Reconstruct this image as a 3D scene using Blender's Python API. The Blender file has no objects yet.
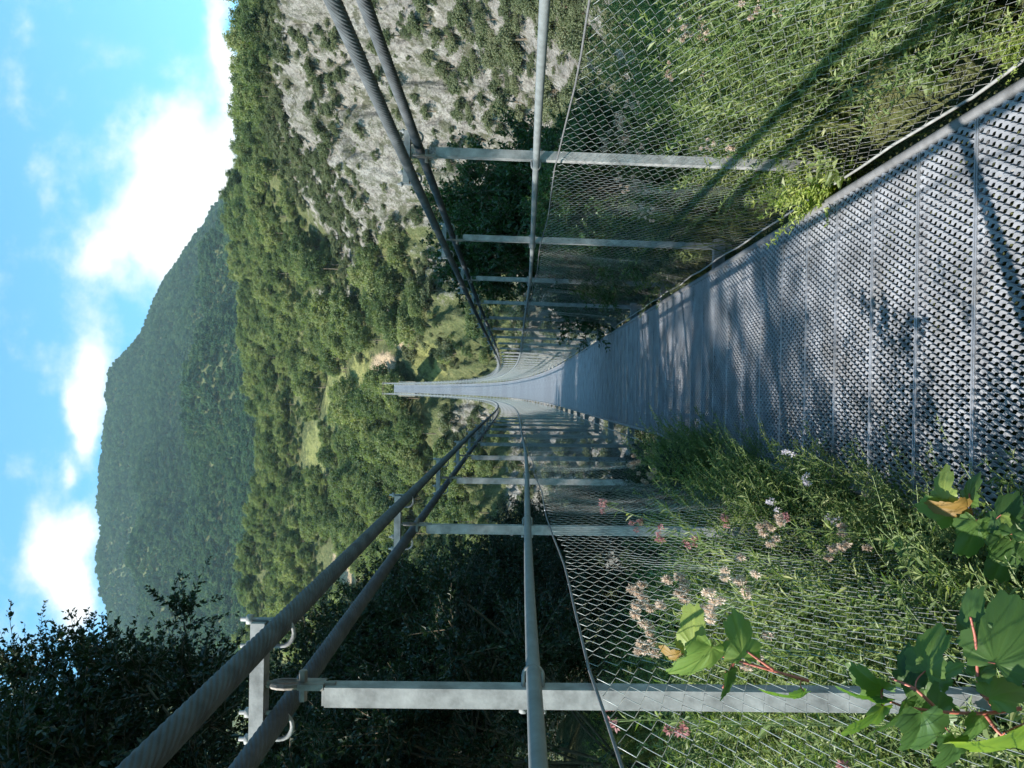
import bpy, math, random
import numpy as np

rng = np.random.default_rng(7)
random.seed(7)
SC = bpy.context.scene
COL = SC.collection
R = math.radians

# ------------------------------------------------------------------ camera geometry
F_PX = 760.0
H_V, VP_U = 505.0, 375.0          # upright picture: horizon row, bridge vanishing column
psi, theta, rho = math.atan((384 - VP_U) / F_PX), math.atan((512 - H_V) / F_PX), 0.024
FWD = np.array([math.sin(psi) * math.cos(theta), math.cos(psi) * math.cos(theta), -math.sin(theta)])
R0 = np.array([math.cos(psi), -math.sin(psi), 0.0])
U0 = np.cross(R0, FWD)
RIGHT = R0 * math.cos(rho) + U0 * math.sin(rho)
UP = U0 * math.cos(rho) - R0 * math.sin(rho)


def at(px, py, Y):
    """point of the place seen at photo position (px, py), Y metres ahead"""
    d = FWD * F_PX + RIGHT * ((768 - py) - 384) + UP * (512 - px)
    return d * (Y / d[1])


# ------------------------------------------------------------------ mesh helpers
def smooth01(x):
    x = np.clip(x, 0, 1)
    return x * x * (3 - 2 * x)


def mesh_np(name, V, F, mats, attrs=None, mat_idx=None, smooth=False):
    """V (N,3); F list of int arrays (M,k) of any k, or one array"""
    if not isinstance(F, (list, tuple)):
        F = [F]
    F = [np.asarray(f, dtype=np.int32) for f in F if len(f)]
    me = bpy.data.meshes.new(name)
    V = np.asarray(V, dtype=np.float32)
    me.vertices.add(len(V))
    me.vertices.foreach_set('co', V.ravel())
    loops = np.concatenate([f.ravel() for f in F])
    cnt = np.concatenate([np.full(len(f), f.shape[1], dtype=np.int32) for f in F])
    start = np.concatenate([[0], np.cumsum(cnt)[:-1]]).astype(np.int32)
    me.loops.add(len(loops))
    me.loops.foreach_set('vertex_index', loops.astype(np.int32))
    me.polygons.add(len(cnt))
    me.polygons.foreach_set('loop_start', start)
    me.polygons.foreach_set('loop_total', cnt)
    if mat_idx is not None:
        me.polygons.foreach_set('material_index', np.asarray(mat_idx, dtype=np.int32))
    me.polygons.foreach_set('use_smooth', np.full(len(cnt), bool(smooth)))
    for k, a in (attrs or {}).items():
        at_ = me.attributes.new(k, 'FLOAT', 'POINT')
        at_.data.foreach_set('value', np.asarray(a, dtype=np.float32))
    for m in (mats if isinstance(mats, (list, tuple)) else [mats]):
        me.materials.append(m)
    me.update()
    me.validate()
    return me


def link(name, me, parent=None, loc=(0, 0, 0), rot=(0, 0, 0), scl=(1, 1, 1)):
    o = bpy.data.objects.new(name, me)
    COL.objects.link(o)
    o.parent = parent
    o.location = loc
    o.rotation_euler = rot
    o.scale = scl
    return o


def tag(o, label=None, cat=None, group=None, kind=None):
    for k, v in (('label', label), ('category', cat), ('group', group), ('kind', kind)):
        if v:
            o[k] = v
    return o


def empty(name, loc=(0, 0, 0), rz=0.0):
    o = bpy.data.objects.new(name, None)
    COL.objects.link(o)
    o.empty_display_size = 0.2
    o.location = loc
    o.rotation_euler = (0, 0, rz)
    return o


class MB:
    """collects pieces of one mesh"""

    def __init__(self):
        self.V, self.F, self.A, self.n = [], {}, [], 0
        self.M = {}

    def add(self, V, F, a=None, m=0):
        V = np.asarray(V, float)
        F = np.asarray(F, int)
        if len(V) == 0 or len(F) == 0:
            return
        self.V.append(V)
        self.F.setdefault(F.shape[1], []).append(F + self.n)
        self.M.setdefault(F.shape[1], []).append(np.full(len(F), m, int))
        self.A.append(np.full(len(V), 0.5) if a is None else np.broadcast_to(a, (len(V),)))
        self.n += len(V)

    def box(self, c, s, rot=None, m=0):
        c = np.asarray(c, float)
        s = np.asarray(s, float) / 2
        q = np.array([[x, y, z] for z in (-1, 1) for y in (-1, 1) for x in (-1, 1)], float) * s
        if rot is not None:
            q = q @ np.asarray(rot).T
        self.add(q + c, [[0, 2, 3, 1], [4, 5, 7, 6], [0, 1, 5, 4], [2, 6, 7, 3], [0, 4, 6, 2], [1, 3, 7, 5]], m=m)

    def tube(self, P, r, sides=6, m=0, cap=True, a=None):
        V, F = tube_np(np.asarray(P, float)[None], r, sides)
        self.add(V, F, m=m, a=a)
        if cap:
            n = len(P)
            b = self.n - n * sides
            self.F.setdefault(sides, []).append(np.array([[b + i for i in range(sides)][::-1], [b + (n - 1) * sides + i for i in range(sides)]]))
            self.M.setdefault(sides, []).append(np.full(2, m, int))

    def mesh(self, name, mats, smooth=False, attr='lv'):
        ks = sorted(self.F)
        F = [np.concatenate(self.F[k]) for k in ks]
        mi = np.concatenate([np.concatenate(self.M[k]) for k in ks])
        return mesh_np(name, np.concatenate(self.V), F, mats, {attr: np.concatenate(self.A)}, mi, smooth)


def tube_np(P, r, sides=3, ref=None):
    """P (K,M,3) polylines -> tubes; r scalar or (K,M) or (M,)"""
    P = np.asarray(P, float)
    K, M, _ = P.shape
    T = np.gradient(P, axis=1)
    T /= np.linalg.norm(T, axis=2, keepdims=True) + 1e-12
    if ref is None:
        mean = np.abs(T.mean(axis=(0, 1)))
        ref = np.eye(3)[np.argmin(mean)]
    A = np.cross(T, ref)
    A /= np.linalg.norm(A, axis=2, keepdims=True) + 1e-12
    B = np.cross(T, A)
    th = np.arange(sides) / sides * 2 * math.pi
    r = np.broadcast_to(np.asarray(r, float), (K, M))
    V = P[:, :, None, :] + r[:, :, None, None] * (np.cos(th)[None, None, :, None] * A[:, :, None, :] + np.sin(th)[None, None, :, None] * B[:, :, None, :])
    idx = np.arange(K * M * sides).reshape(K, M, sides)
    nx = np.roll(idx, -1, axis=2)
    F = np.stack([idx[:, :-1], nx[:, :-1], nx[:, 1:], idx[:, 1:]], axis=-1).reshape(-1, 4)
    return V.reshape(-1, 3), F


def unit(v):
    return v / (np.linalg.norm(v, axis=-1, keepdims=True) + 1e-12)


def leaf_quads(P, axis, nrm, L, W, fold=0.15):
    """one pointed leaf (two triangles folded on the midrib) per point"""
    N = len(P)
    axis = unit(axis)
    side = unit(np.cross(axis, nrm))
    n2 = np.cross(side, axis)
    L = np.broadcast_to(L, (N,))[:, None]
    W = np.broadcast_to(W, (N,))[:, None]
    mid = P + axis * L * 0.45 + n2 * W * fold
    V = np.stack([P, mid - side * W / 2, P + axis * L - n2 * W * fold, mid + side * W / 2], axis=1).reshape(-1, 3)
    F = np.arange(4 * N).reshape(N, 4)
    return V, F


# ------------------------------------------------------------------ noise
def _hash(ix, iy, s):
    h = (ix.astype(np.int64) * 374761393 + iy.astype(np.int64) * 668265263 + s * 2147483647) & 0xFFFFFFFF
    h = ((h ^ (h >> 13)) * 1274126177) & 0xFFFFFFFF
    return ((h ^ (h >> 16)) & 0xFFFF) / 65535.0


def vnoise(x, y, s=0):
    ix, iy = np.floor(x), np.floor(y)
    fx, fy = x - ix, y - iy
    fx, fy = fx * fx * (3 - 2 * fx), fy * fy * (3 - 2 * fy)
    a, b = _hash(ix, iy, s), _hash(ix + 1, iy, s)
    c, d = _hash(ix, iy + 1, s), _hash(ix + 1, iy + 1, s)
    return (a * (1 - fx) + b * fx) * (1 - fy) + (c * (1 - fx) + d * fx) * fy - 0.5


def fbm(x, y, s=0, o=4, g=0.5):
    t, a, f = 0, 1.0, 1.0
    for k in range(o):
        t = t + a * vnoise(x * f + 13.7 * k, y * f - 7.3 * k, s + k)
        a *= g
        f *= 2.03
    return t


# ------------------------------------------------------------------ materials
def new_mat(name):
    m = bpy.data.materials.new(name)
    m.use_nodes = True
    nt = m.node_tree
    nt.nodes.clear()
    return m, nt, nt.nodes, nt.links


def nd(nt, t, **kw):
    n = nt.nodes.new(t)
    for k, v in kw.items():
        if k.startswith('i_'):
            n.inputs[k[2:].replace('_', ' ')].default_value = v
        else:
            setattr(n, k, v)
    return n


def ramp(nt, fac, stops):
    n = nt.nodes.new('ShaderNodeValToRGB')
    e = n.color_ramp.elements
    while len(e) > 1:
        e.remove(e[-1])
    e[0].position, e[0].color = stops[0][0], (*stops[0][1], 1)
    for p, c in stops[1:]:
        q = e.new(p)
        q.color = (*c, 1)
    nt.links.new(fac, n.inputs[0])
    return n.outputs[0]


def mixc(nt, fac, a, b, mode='MIX'):
    n = nt.nodes.new('ShaderNodeMix')
    n.data_type = 'RGBA'
    n.blend_type = mode
    for sock, v in ((n.inputs[0], fac), (n.inputs[6], a), (n.inputs[7], b)):
        if hasattr(v, 'default_value'):
            nt.links.new(v, sock)
        elif isinstance(v, (tuple, list)):
            sock.default_value = (*v[:3], 1)
        else:
            sock.default_value = v
    return n.outputs[2]


def math_n(nt, op, a, b=None, clamp=False):
    n = nt.nodes.new('ShaderNodeMath')
    n.operation = op
    n.use_clamp = clamp
    for i, v in enumerate((a, b)):
        if v is None:
            continue
        if hasattr(v, 'default_value'):
            nt.links.new(v, n.inputs[i])
        else:
            n.inputs[i].default_value = v
    return n.outputs[0]


def leaf_mat(name, cols, transl=0.35, rough=0.5, spec=0.35, tcol=None):
    """cols: dark .. light leaf colours, chosen per leaf and shifted per plant"""
    m, nt, N, L = new_mat(name)
    a = nd(nt, 'ShaderNodeAttribute', attribute_name='lv')
    oi = nd(nt, 'ShaderNodeObjectInfo')
    f = math_n(nt, 'ADD', math_n(nt, 'MULTIPLY', a.outputs['Fac'], 0.48), math_n(nt, 'MULTIPLY', oi.outputs['Random'], 0.52))
    c = ramp(nt, f, [(i / (len(cols) - 1), c) for i, c in enumerate(cols)])
    p = nd(nt, 'ShaderNodeBsdfPrincipled')
    L.new(c, p.inputs['Base Color'])
    p.inputs['Roughness'].default_value = rough
    p.inputs['Specular IOR Level'].default_value = spec
    t = nd(nt, 'ShaderNodeBsdfTranslucent')
    L.new(mixc(nt, 1.0, c, tcol or (1.5, 1.7, 0.6), 'MULTIPLY'), t.inputs['Color'])
    mx = nd(nt, 'ShaderNodeMixShader')
    mx.inputs[0].default_value = transl
    L.new(p.outputs[0], mx.inputs[1])
    L.new(t.outputs[0], mx.inputs[2])
    o = nd(nt, 'ShaderNodeOutputMaterial')
    L.new(mx.outputs[0], o.inputs[0])
    return m


def solid_mat(name, col, rough=0.6, metal=0.0, var=0.15, scale=20.0, bump=0.0, bscale=60.0, dark=None, spec=0.5, vary=0.0):
    m, nt, N, L = new_mat(name)
    tc = nd(nt, 'ShaderNodeTexCoord')
    n = nd(nt, 'ShaderNodeTexNoise')
    n.inputs['Scale'].default_value = scale
    n.inputs['Detail'].default_value = 6
    n.inputs['Roughness'].default_value = 0.65
    L.new(tc.outputs['Object'], n.inputs['Vector'])
    lo = tuple(x * (1 - var) for x in col) if dark is None else dark
    hi = tuple(min(1, x * (1 + var)) for x in col)
    c = ramp(nt, n.outputs[0], [(0.3, lo), (0.7, hi)])
    if vary:                     # each panel has weathered a little differently; trodden dirt in patches
        oi = nd(nt, 'ShaderNodeObjectInfo')
        k = math_n(nt, 'ADD', math_n(nt, 'MULTIPLY', oi.outputs['Random'], vary), 1 - vary * 0.6)
        cb = nd(nt, 'ShaderNodeCombineXYZ')
        for q in range(3):
            L.new(k, cb.inputs[q])
        c = mixc(nt, 1.0, c, cb.outputs[0], 'MULTIPLY')
        n3 = nd(nt, 'ShaderNodeTexNoise')
        n3.inputs['Scale'].default_value = 2.2
        n3.inputs['Detail'].default_value = 8
        n3.inputs['Roughness'].default_value = 0.7
        L.new(tc.outputs['Object'], n3.inputs['Vector'])
        c = mixc(nt, ramp(nt, n3.outputs[0], [(0.52, (0, 0, 0)), (0.72, (0.75, 0.75, 0.75))]), c, (0.13, 0.115, 0.09))
    p = nd(nt, 'ShaderNodeBsdfPrincipled')
    L.new(c, p.inputs['Base Color'])
    p.inputs['Metallic'].default_value = metal
    p.inputs['Specular IOR Level'].default_value = spec
    rr = nd(nt, 'ShaderNodeMapRange')
    rr.inputs[3].default_value = rough - 0.1
    rr.inputs[4].default_value = min(1, rough + 0.12)
    L.new(n.outputs[0], rr.inputs[0])
    L.new(rr.outputs[0], p.inputs['Roughness'])
    if bump:
        b = nd(nt, 'ShaderNodeBump')
        b.inputs['Strength'].default_value = bump
        b.inputs['Distance'].default_value = 0.01
        n2 = nd(nt, 'ShaderNodeTexNoise')
        n2.inputs['Scale'].default_value = bscale
        n2.inputs['Detail'].default_value = 4
        L.new(tc.outputs['Object'], n2.inputs['Vector'])
        L.new(n2.outputs[0], b.inputs['Height'])
        L.new(b.outputs[0], p.inputs['Normal'])
    o = nd(nt, 'ShaderNodeOutputMaterial')
    L.new(p.outputs[0], o.inputs[0])
    return m


def terrain_mat():
    m, nt, N, L = new_mat('terrain_surface')
    tc = nd(nt, 'ShaderNodeTexCoord')
    pos = tc.outputs['Object']

    def noise(s, d=6, r=0.6):
        n = nd(nt, 'ShaderNodeTexNoise')
        n.inputs['Scale'].default_value = s
        n.inputs['Detail'].default_value = d
        n.inputs['Roughness'].default_value = r
        L.new(pos, n.inputs['Vector'])
        return n.outputs[0]

    nA, nB, nC = noise(0.09, 5), noise(0.6, 7, 0.7), noise(3.0, 6, 0.7)
    rock = ramp(nt, nB, [(0.30, (0.16, 0.15, 0.145)), (0.42, (0.37, 0.355, 0.345)), (0.56, (0.53, 0.51, 0.495)), (0.75, (0.64, 0.62, 0.60))])
    rock = mixc(nt, math_n(nt, 'MULTIPLY', nA, 0.5), rock, (0.34, 0.29, 0.23))
    scr = nd(nt, 'ShaderNodeMapRange')
    scr.inputs[1].default_value = 0.50
    scr.inputs[2].default_value = 0.66
    L.new(noise(0.22, 8, 0.72), scr.inputs[0])
    rock = mixc(nt, math_n(nt, 'MULTIPLY', scr.outputs[0], 0.8), rock, (0.10, 0.115, 0.055))
    vo = nd(nt, 'ShaderNodeTexVoronoi', feature='DISTANCE_TO_EDGE')
    vo.inputs['Scale'].default_value = 0.55
    warp = nd(nt, 'ShaderNodeVectorMath', operation='ADD')
    wn = nd(nt, 'ShaderNodeTexNoise')
    wn.inputs['Scale'].default_value = 0.7
    wn.inputs['Detail'].default_value = 5
    L.new(pos, wn.inputs['Vector'])
    wm = nd(nt, 'ShaderNodeVectorMath', operation='SCALE')
    wm.inputs['Scale'].default_value = 2.6
    L.new(wn.outputs[1], wm.inputs[0])
    L.new(pos, warp.inputs[0])
    L.new(wm.outputs[0], warp.inputs[1])
    L.new(warp.outputs[0], vo.inputs['Vector'])
    crack = ramp(nt, vo.outputs[0], [(0.0, (0.22, 0.21, 0.2)), (0.06, (1, 1, 1))])
    rock = mixc(nt, 0.35, rock, crack, 'MULTIPLY')
    nD = noise(1.05, 8, 0.72)
    rock = mixc(nt, 0.9, rock, ramp(nt, nD, [(0.36, (0.42, 0.41, 0.40)), (0.44, (0.85, 0.84, 0.82)), (0.62, (1.1, 1.1, 1.1))]), 'MULTIPLY')
    rock = mixc(nt, 0.6, rock, ramp(nt, nC, [(0.38, (0.45, 0.44, 0.43)), (0.5, (1, 1, 1)), (0.7, (1.2, 1.2, 1.2))]), 'MULTIPLY')
    sc2 = ramp(nt, noise(0.42, 9, 0.75), [(0.52, (0, 0, 0)), (0.57, (1, 1, 1))])
    rock = mixc(nt, math_n(nt, 'MULTIPLY', sc2, 0.85), rock, mixc(nt, nC, (0.07, 0.08, 0.045), (0.17, 0.165, 0.10)))
    rg = nd(nt, 'ShaderNodeTexNoise', noise_type='RIDGED_MULTIFRACTAL')
    rg.inputs['Scale'].default_value = 0.30
    rg.inputs['Detail'].default_value = 7
    rg.inputs['Roughness'].default_value = 0.55
    L.new(warp.outputs[0], rg.inputs['Vector'])
    cre = ramp(nt, rg.outputs[0], [(0.25, (0.45, 0.44, 0.42)), (0.55, (1, 1, 1)), (1.0, (1.25, 1.23, 1.2))])
    rock = mixc(nt, 0.85, rock, cre, 'MULTIPLY')
    soil = ramp(nt, math_n(nt, 'ADD', math_n(nt, 'MULTIPLY', nB, 0.55), math_n(nt, 'MULTIPLY', nC, 0.45)), [(0.36, (0.04, 0.05, 0.02)), (0.5, (0.085, 0.095, 0.038)), (0.64, (0.16, 0.15, 0.07))])
    earth = ramp(nt, nC, [(0.38, (0.24, 0.175, 0.11)), (0.62, (0.44, 0.34, 0.23))])
    meadow = ramp(nt, math_n(nt, 'ADD', math_n(nt, 'MULTIPLY', nB, 0.5), math_n(nt, 'MULTIPLY', nC, 0.5)), [(0.36, (0.07, 0.085, 0.03)), (0.5, (0.17, 0.175, 0.06)), (0.66, (0.28, 0.25, 0.11))])

    def attr(nm, amt=0.5):
        a = nd(nt, 'ShaderNodeAttribute', attribute_name=nm)
        v = math_n(nt, 'ADD', a.outputs['Fac'], math_n(nt, 'MULTIPLY', math_n(nt, 'SUBTRACT', nB, 0.5), amt * 2))
        r = nd(nt, 'ShaderNodeMapRange')
        r.inputs[1].default_value = 0.38
        r.inputs[2].default_value = 0.62
        L.new(v, r.inputs[0])
        return r.outputs[0]

    c = mixc(nt, attr('meadow'), soil, meadow)
    c = mixc(nt, attr('rock', 0.7), c, rock)
    c = mixc(nt, attr('earth', 0.4), c, earth)
    p = nd(nt, 'ShaderNodeBsdfPrincipled')
    p.inputs['Roughness'].default_value = 0.9
    p.inputs['Specular IOR Level'].default_value = 0.15
    L.new(c, p.inputs['Base Color'])
    b = nd(nt, 'ShaderNodeBump')
    b.inputs['Strength'].default_value = 1.0
    b.inputs['Distance'].default_value = 1.0
    hsum = math_n(nt, 'ADD', nB, math_n(nt, 'MULTIPLY', nC, 0.4))
    L.new(math_n(nt, 'ADD', hsum, math_n(nt, 'ADD', math_n(nt, 'MULTIPLY', vo.outputs[0], 0.15), math_n(nt, 'MULTIPLY', rg.outputs[0], 0.5))), b.inputs['Height'])
    L.new(b.outputs[0], p.inputs['Normal'])
    o = nd(nt, 'ShaderNodeOutputMaterial')
    L.new(p.outputs[0], o.inputs[0])
    return m


M = {}
M['terrain'] = terrain_mat()
M['galv'] = solid_mat('galvanised_steel', (0.235, 0.237, 0.24), 0.6, 0.05, 0.4, 18, 0.08, 70, spec=0.15)
M['grate'] = solid_mat('grating_steel', (0.27, 0.277, 0.302), 0.5, 0.4, 0.4, 5, 0.0, vary=0.18)
M['edge'] = solid_mat('weathered_edge_steel', (0.15, 0.15, 0.155), 0.68, 0.2, 0.35, 12, 0.1, 60)
M['cable'] = solid_mat('cable_steel', (0.078, 0.086, 0.094), 0.62, 0.0, 0.35, 14, 0.06, 200, spec=0.06)
M['rail'] = solid_mat('rail_steel', (0.15, 0.165, 0.17), 0.55, 0.05, 0.2, 22, 0.03, 80, spec=0.25)
M['wire'] = solid_mat('net_wire', (0.34, 0.345, 0.34), 0.42, 0.35, 0.3, 12, spec=0.4)
M['rope'] = solid_mat('wire_rope', (0.13, 0.13, 0.135), 0.6, 0.2, 0.25, 40, 0.1, 200)
M['rust'] = solid_mat('worn_clamp_steel', (0.17, 0.155, 0.14), 0.6, 0.3, 0.35, 30, 0.1, 90)
M['concrete'] = solid_mat('concrete', (0.42, 0.40, 0.37), 0.9, 0, 0.2, 6, 0.1, 30)
M['old_stone'] = solid_mat('old_stone', (0.21, 0.18, 0.145), 0.9, 0, 0.4, 4, 0.2, 20)
M['bark'] = solid_mat('bark', (0.11, 0.085, 0.06), 0.9, 0, 0.45, 14, 0.5, 30, spec=0.2)
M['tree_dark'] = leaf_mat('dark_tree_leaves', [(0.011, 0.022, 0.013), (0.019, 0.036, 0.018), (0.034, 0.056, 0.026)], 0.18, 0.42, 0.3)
M['tree_mid'] = leaf_mat('slope_tree_leaves', [(0.026, 0.046, 0.024), (0.080, 0.108, 0.048), (0.155, 0.175, 0.078), (0.25, 0.24, 0.125)], 0.42, 0.6, 0.2)
M['tree_far'] = leaf_mat('mountain_tree_leaves', [(0.012, 0.034, 0.02), (0.028, 0.066, 0.034), (0.06, 0.105, 0.048), (0.12, 0.15, 0.07)], 0.25, 0.7, 0.15)
M['bush'] = leaf_mat('bush_leaves', [(0.04, 0.052, 0.028), (0.07, 0.085, 0.042), (0.11, 0.122, 0.065), (0.16, 0.155, 0.095)], 0.3, 0.6, 0.2)
M['weed'] = leaf_mat('weed_leaves', [(0.045, 0.08, 0.03), (0.095, 0.14, 0.046), (0.165, 0.205, 0.075), (0.28, 0.285, 0.135)], 0.36, 0.46, 0.28)
M['grass'] = leaf_mat('grass_blades', [(0.06, 0.085, 0.028), (0.12, 0.14, 0.05), (0.25, 0.235, 0.12)], 0.4, 0.5, 0.3)
M['vine'] = leaf_mat('vine_leaves', [(0.03, 0.07, 0.022), (0.065, 0.125, 0.03), (0.115, 0.18, 0.042), (0.27, 0.32, 0.08)], 0.38, 0.42, 0.4)
M['vine_brown'] = leaf_mat('withered_leaf', [(0.20, 0.12, 0.03), (0.28, 0.17, 0.05)], 0.4, 0.5, 0.3)
M['stem_green'] = solid_mat('green_stem', (0.13, 0.18, 0.06), 0.6, 0, 0.3, 30)
M['stem_red'] = solid_mat('red_stem', (0.30, 0.085, 0.06), 0.5, 0, 0.25, 40)
M['fluff'] = leaf_mat('seed_heads', [(0.26, 0.18, 0.14), (0.52, 0.42, 0.35), (0.80, 0.72, 0.64)], 0.4, 0.8, 0.1, tcol=(1.2, 1.1, 1.0))
M['pink'] = leaf_mat('pink_petals', [(0.32, 0.15, 0.16), (0.50, 0.30, 0.29)], 0.4, 0.6, 0.2, tcol=(1.3, 1.0, 1.0))
M['white_flower'] = leaf_mat('pale_petals', [(0.5, 0.46, 0.52), (0.75, 0.70, 0.72)], 0.4, 0.6, 0.2, tcol=(1.1, 1.1, 1.1))

# ------------------------------------------------------------------ bridge profile
_kD = np.array([-6, 0, 6, 12, 20, 29, 45, 65, 90, 130, 140], float)
_kZ = np.array([-1.40, -1.42, -1.47, -1.54, -1.65, -1.67, -1.22, 0.42, 5.6, 19.0, 22.6], float)


def _nat_spline(xk, yk):
    n = len(xk)
    h = np.diff(xk)
    A = np.zeros((n, n))
    b = np.zeros(n)
    A[0, 0] = A[-1, -1] = 1
    for i in range(1, n - 1):
        A[i, i - 1], A[i, i], A[i, i + 1] = h[i - 1], 2 * (h[i - 1] + h[i]), h[i]
        b[i] = 6 * ((yk[i + 1] - yk[i]) / h[i] - (yk[i] - yk[i - 1]) / h[i - 1])
    m = np.linalg.solve(A, b)

    def f(x):
        x = np.asarray(x, float)
        i = np.clip(np.searchsorted(xk, x) - 1, 0, n - 2)
        t, hh = x - xk[i], h[i]
        return yk[i] + t * ((yk[i + 1] - yk[i]) / hh - hh * (2 * m[i] + m[i + 1]) / 6) + t * t * m[i] / 2 + t ** 3 * (m[i + 1] - m[i]) / (6 * hh)
    return f


deck_z = _nat_spline(_kD, _kZ)
XL, XR = -0.34, 0.88            # plate edges
XC, DW = 0.27, 1.22
PL, PR = -0.64, 1.13            # hanger planes
POST0, BAY = 1.65, 2.0
K0, K1 = -3, 64                 # hanger numbers
Y_END = POST0 + BAY * K1        # 129.65

# ------------------------------------------------------------------ terrain
_cols = {  # picture column -> [(distance, height)] in a frame whose horizon is row 484
    -250: [(6, -1.7), (12, -2), (20, -3), (40, -6), (65, -12), (85, -14), (100, -8), (120, 0), (150, 14), (205, 34), (250, 55), (350, 103), (420, 108), (600, 135), (900, 270), (1300, 400), (1800, 640), (2200, 820), (2600, 800)],
    60: [(6, -1.7), (12, -2), (20, -3), (40, -9), (65, -17), (85, -15), (100, -8), (120, 0), (150, 14), (205, 34), (250, 55), (350, 103), (420, 108), (600, 135), (900, 270), (1300, 490), (1800, 800), (2200, 1063), (2600, 1030)],
    200: [(6, -1.75), (9, -1.9), (12, -2.5), (20, -5), (30, -11), (40, -18), (65, -25), (85, -19), (100, -9), (120, 0), (150, 14), (205, 35), (250, 55), (350, 102), (420, 107), (600, 135), (900, 266), (1300, 500), (1800, 825), (2200, 1106), (2600, 1060)],
    300: [(6, -1.75), (9, -2.4), (12, -4), (20, -13), (40, -26), (65, -27), (85, -18), (100, -9), (110, -4), (120, 2), (132, 8), (150, 15), (175, 24), (205, 36), (250, 56), (300, 77), (350, 98), (420, 104), (600, 130), (900, 264), (1300, 500), (1800, 840), (2200, 1140), (2600, 1100)],
    375: [(6, -1.8), (9, -2.6), (12, -5), (20, -14), (40, -26), (65, -28), (85, -22), (100, -12), (110, -5), (120, 4), (132, 14.9), (150, 19), (175, 27), (205, 38), (250, 58), (300, 78), (350, 98), (420, 105), (600, 130), (900, 262), (1300, 480), (1800, 805), (2200, 1085), (2600, 1050)],
    450: [(6, -1.75), (9, -2.4), (12, -5), (20, -13), (40, -24), (65, -26), (85, -18), (100, -9), (110, -1), (120, 6), (132, 12), (150, 18), (175, 29), (205, 41), (250, 62), (300, 84), (350, 104), (420, 110), (600, 130), (900, 255), (1300, 450), (1800, 740), (2200, 985), (2600, 950)],
    520: [(6, -1.7), (9, -2.2), (12, -4.5), (20, -12), (40, -22), (65, -24), (85, -18), (100, -11), (110, -5), (120, 2), (132, 9), (150, 17), (175, 33), (205, 48), (250, 68), (300, 90), (350, 109), (420, 114), (600, 130), (900, 250), (1300, 420), (1800, 660), (2200, 866), (2600, 830)],
    590: [(6, -1.6), (9, -2.0), (12, -4), (20, -10), (40, -19), (65, -20), (85, -15), (100, -6), (110, 0), (120, 9), (132, 21), (150, 35), (175, 45), (205, 57), (250, 76), (300, 93), (350, 110), (420, 113), (600, 125), (900, 230), (1300, 340), (1800, 520), (2200, 660), (2600, 640)],
    660: [(6, -1.5), (9, -1.8), (12, -3), (20, -8), (40, -15), (65, -14), (85, -6), (100, 6), (110, 18), (120, 29), (132, 36), (150, 43), (175, 52), (205, 62), (250, 74), (350, 80), (600, 100), (900, 180), (1800, 350), (2600, 400)],
    768: [(6, -1.4), (9, -1.6), (12, -2.5), (20, -6), (40, -10), (65, -6), (85, 6), (100, 20), (110, 30), (120, 34), (132, 38), (150, 43), (175, 49), (205, 56), (250, 62), (350, 70), (600, 90), (900, 150), (1800, 250), (2600, 300)],
    900: [(6, -1.4), (9, -1.6), (12, -2.2), (20, -4), (40, -6), (65, 0), (85, 14), (100, 29), (110, 37), (132, 43), (205, 58), (350, 66), (900, 140), (1800, 220), (2600, 260)],
    1250: [(6, -1.4), (9, -1.5), (12, -2), (20, -3), (40, -3), (65, 4), (85, 18), (100, 31), (132, 44), (205, 58), (350, 66), (900, 140), (1800, 220), (2600, 260)],
}
_cu = np.array(sorted(_cols))
_fineD = np.geomspace(5, 2600, 900)


def _colz(k):
    d, z = np.array(_cols[k]).T
    zz = np.interp(np.log(_fineD), np.log(d), z)
    ker = np.ones(17) / 17           # soften the corners of the profile
    return np.convolve(np.pad(zz, 8, mode='edge'), ker, 'valid')


_tab = np.array([_colz(k) for k in _cu])
_cuu = (_cu - VP_U) / F_PX


_ud = np.linspace(_cuu[0], _cuu[-1], 900)
_tabd = np.stack([np.interp(_ud, _cuu, _tab[:, j]) for j in range(_tab.shape[1])], 1)
for _ in range(3):
    _ker = np.ones(41) / 41
    _tabd = np.stack([np.convolve(np.pad(_tabd[:, j], 20, mode='edge'), _ker, 'valid') for j in range(_tabd.shape[1])], 1)


def table_z(u, D):
    li = (np.log(np.clip(D, 5, 2600)) - math.log(5)) / (math.log(2600) - math.log(5)) * (len(_fineD) - 1)
    j = np.clip(np.floor(li).astype(int), 0, len(_fineD) - 2)
    fj = li - j
    q = np.clip((u - _ud[0]) / (_ud[1] - _ud[0]), 0, len(_ud) - 1.001)
    i = np.floor(q).astype(int)
    fi = q - i
    a = _tabd[i, j] * (1 - fj) + _tabd[i, j + 1] * fj
    b = _tabd[i + 1, j] * (1 - fj) + _tabd[i + 1, j + 1] * fj
    return a * (1 - fi) + b * fi


def near_z(X, Y):
    s = 0.10 * fbm(X * 0.7, Y * 0.7, 5)
    z = -1.62 + 0.05 * np.abs(X - 0.27) - 0.25 * smooth01((0.9 - np.abs(X - 0.27)) / 0.4) + s
    return z


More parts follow.
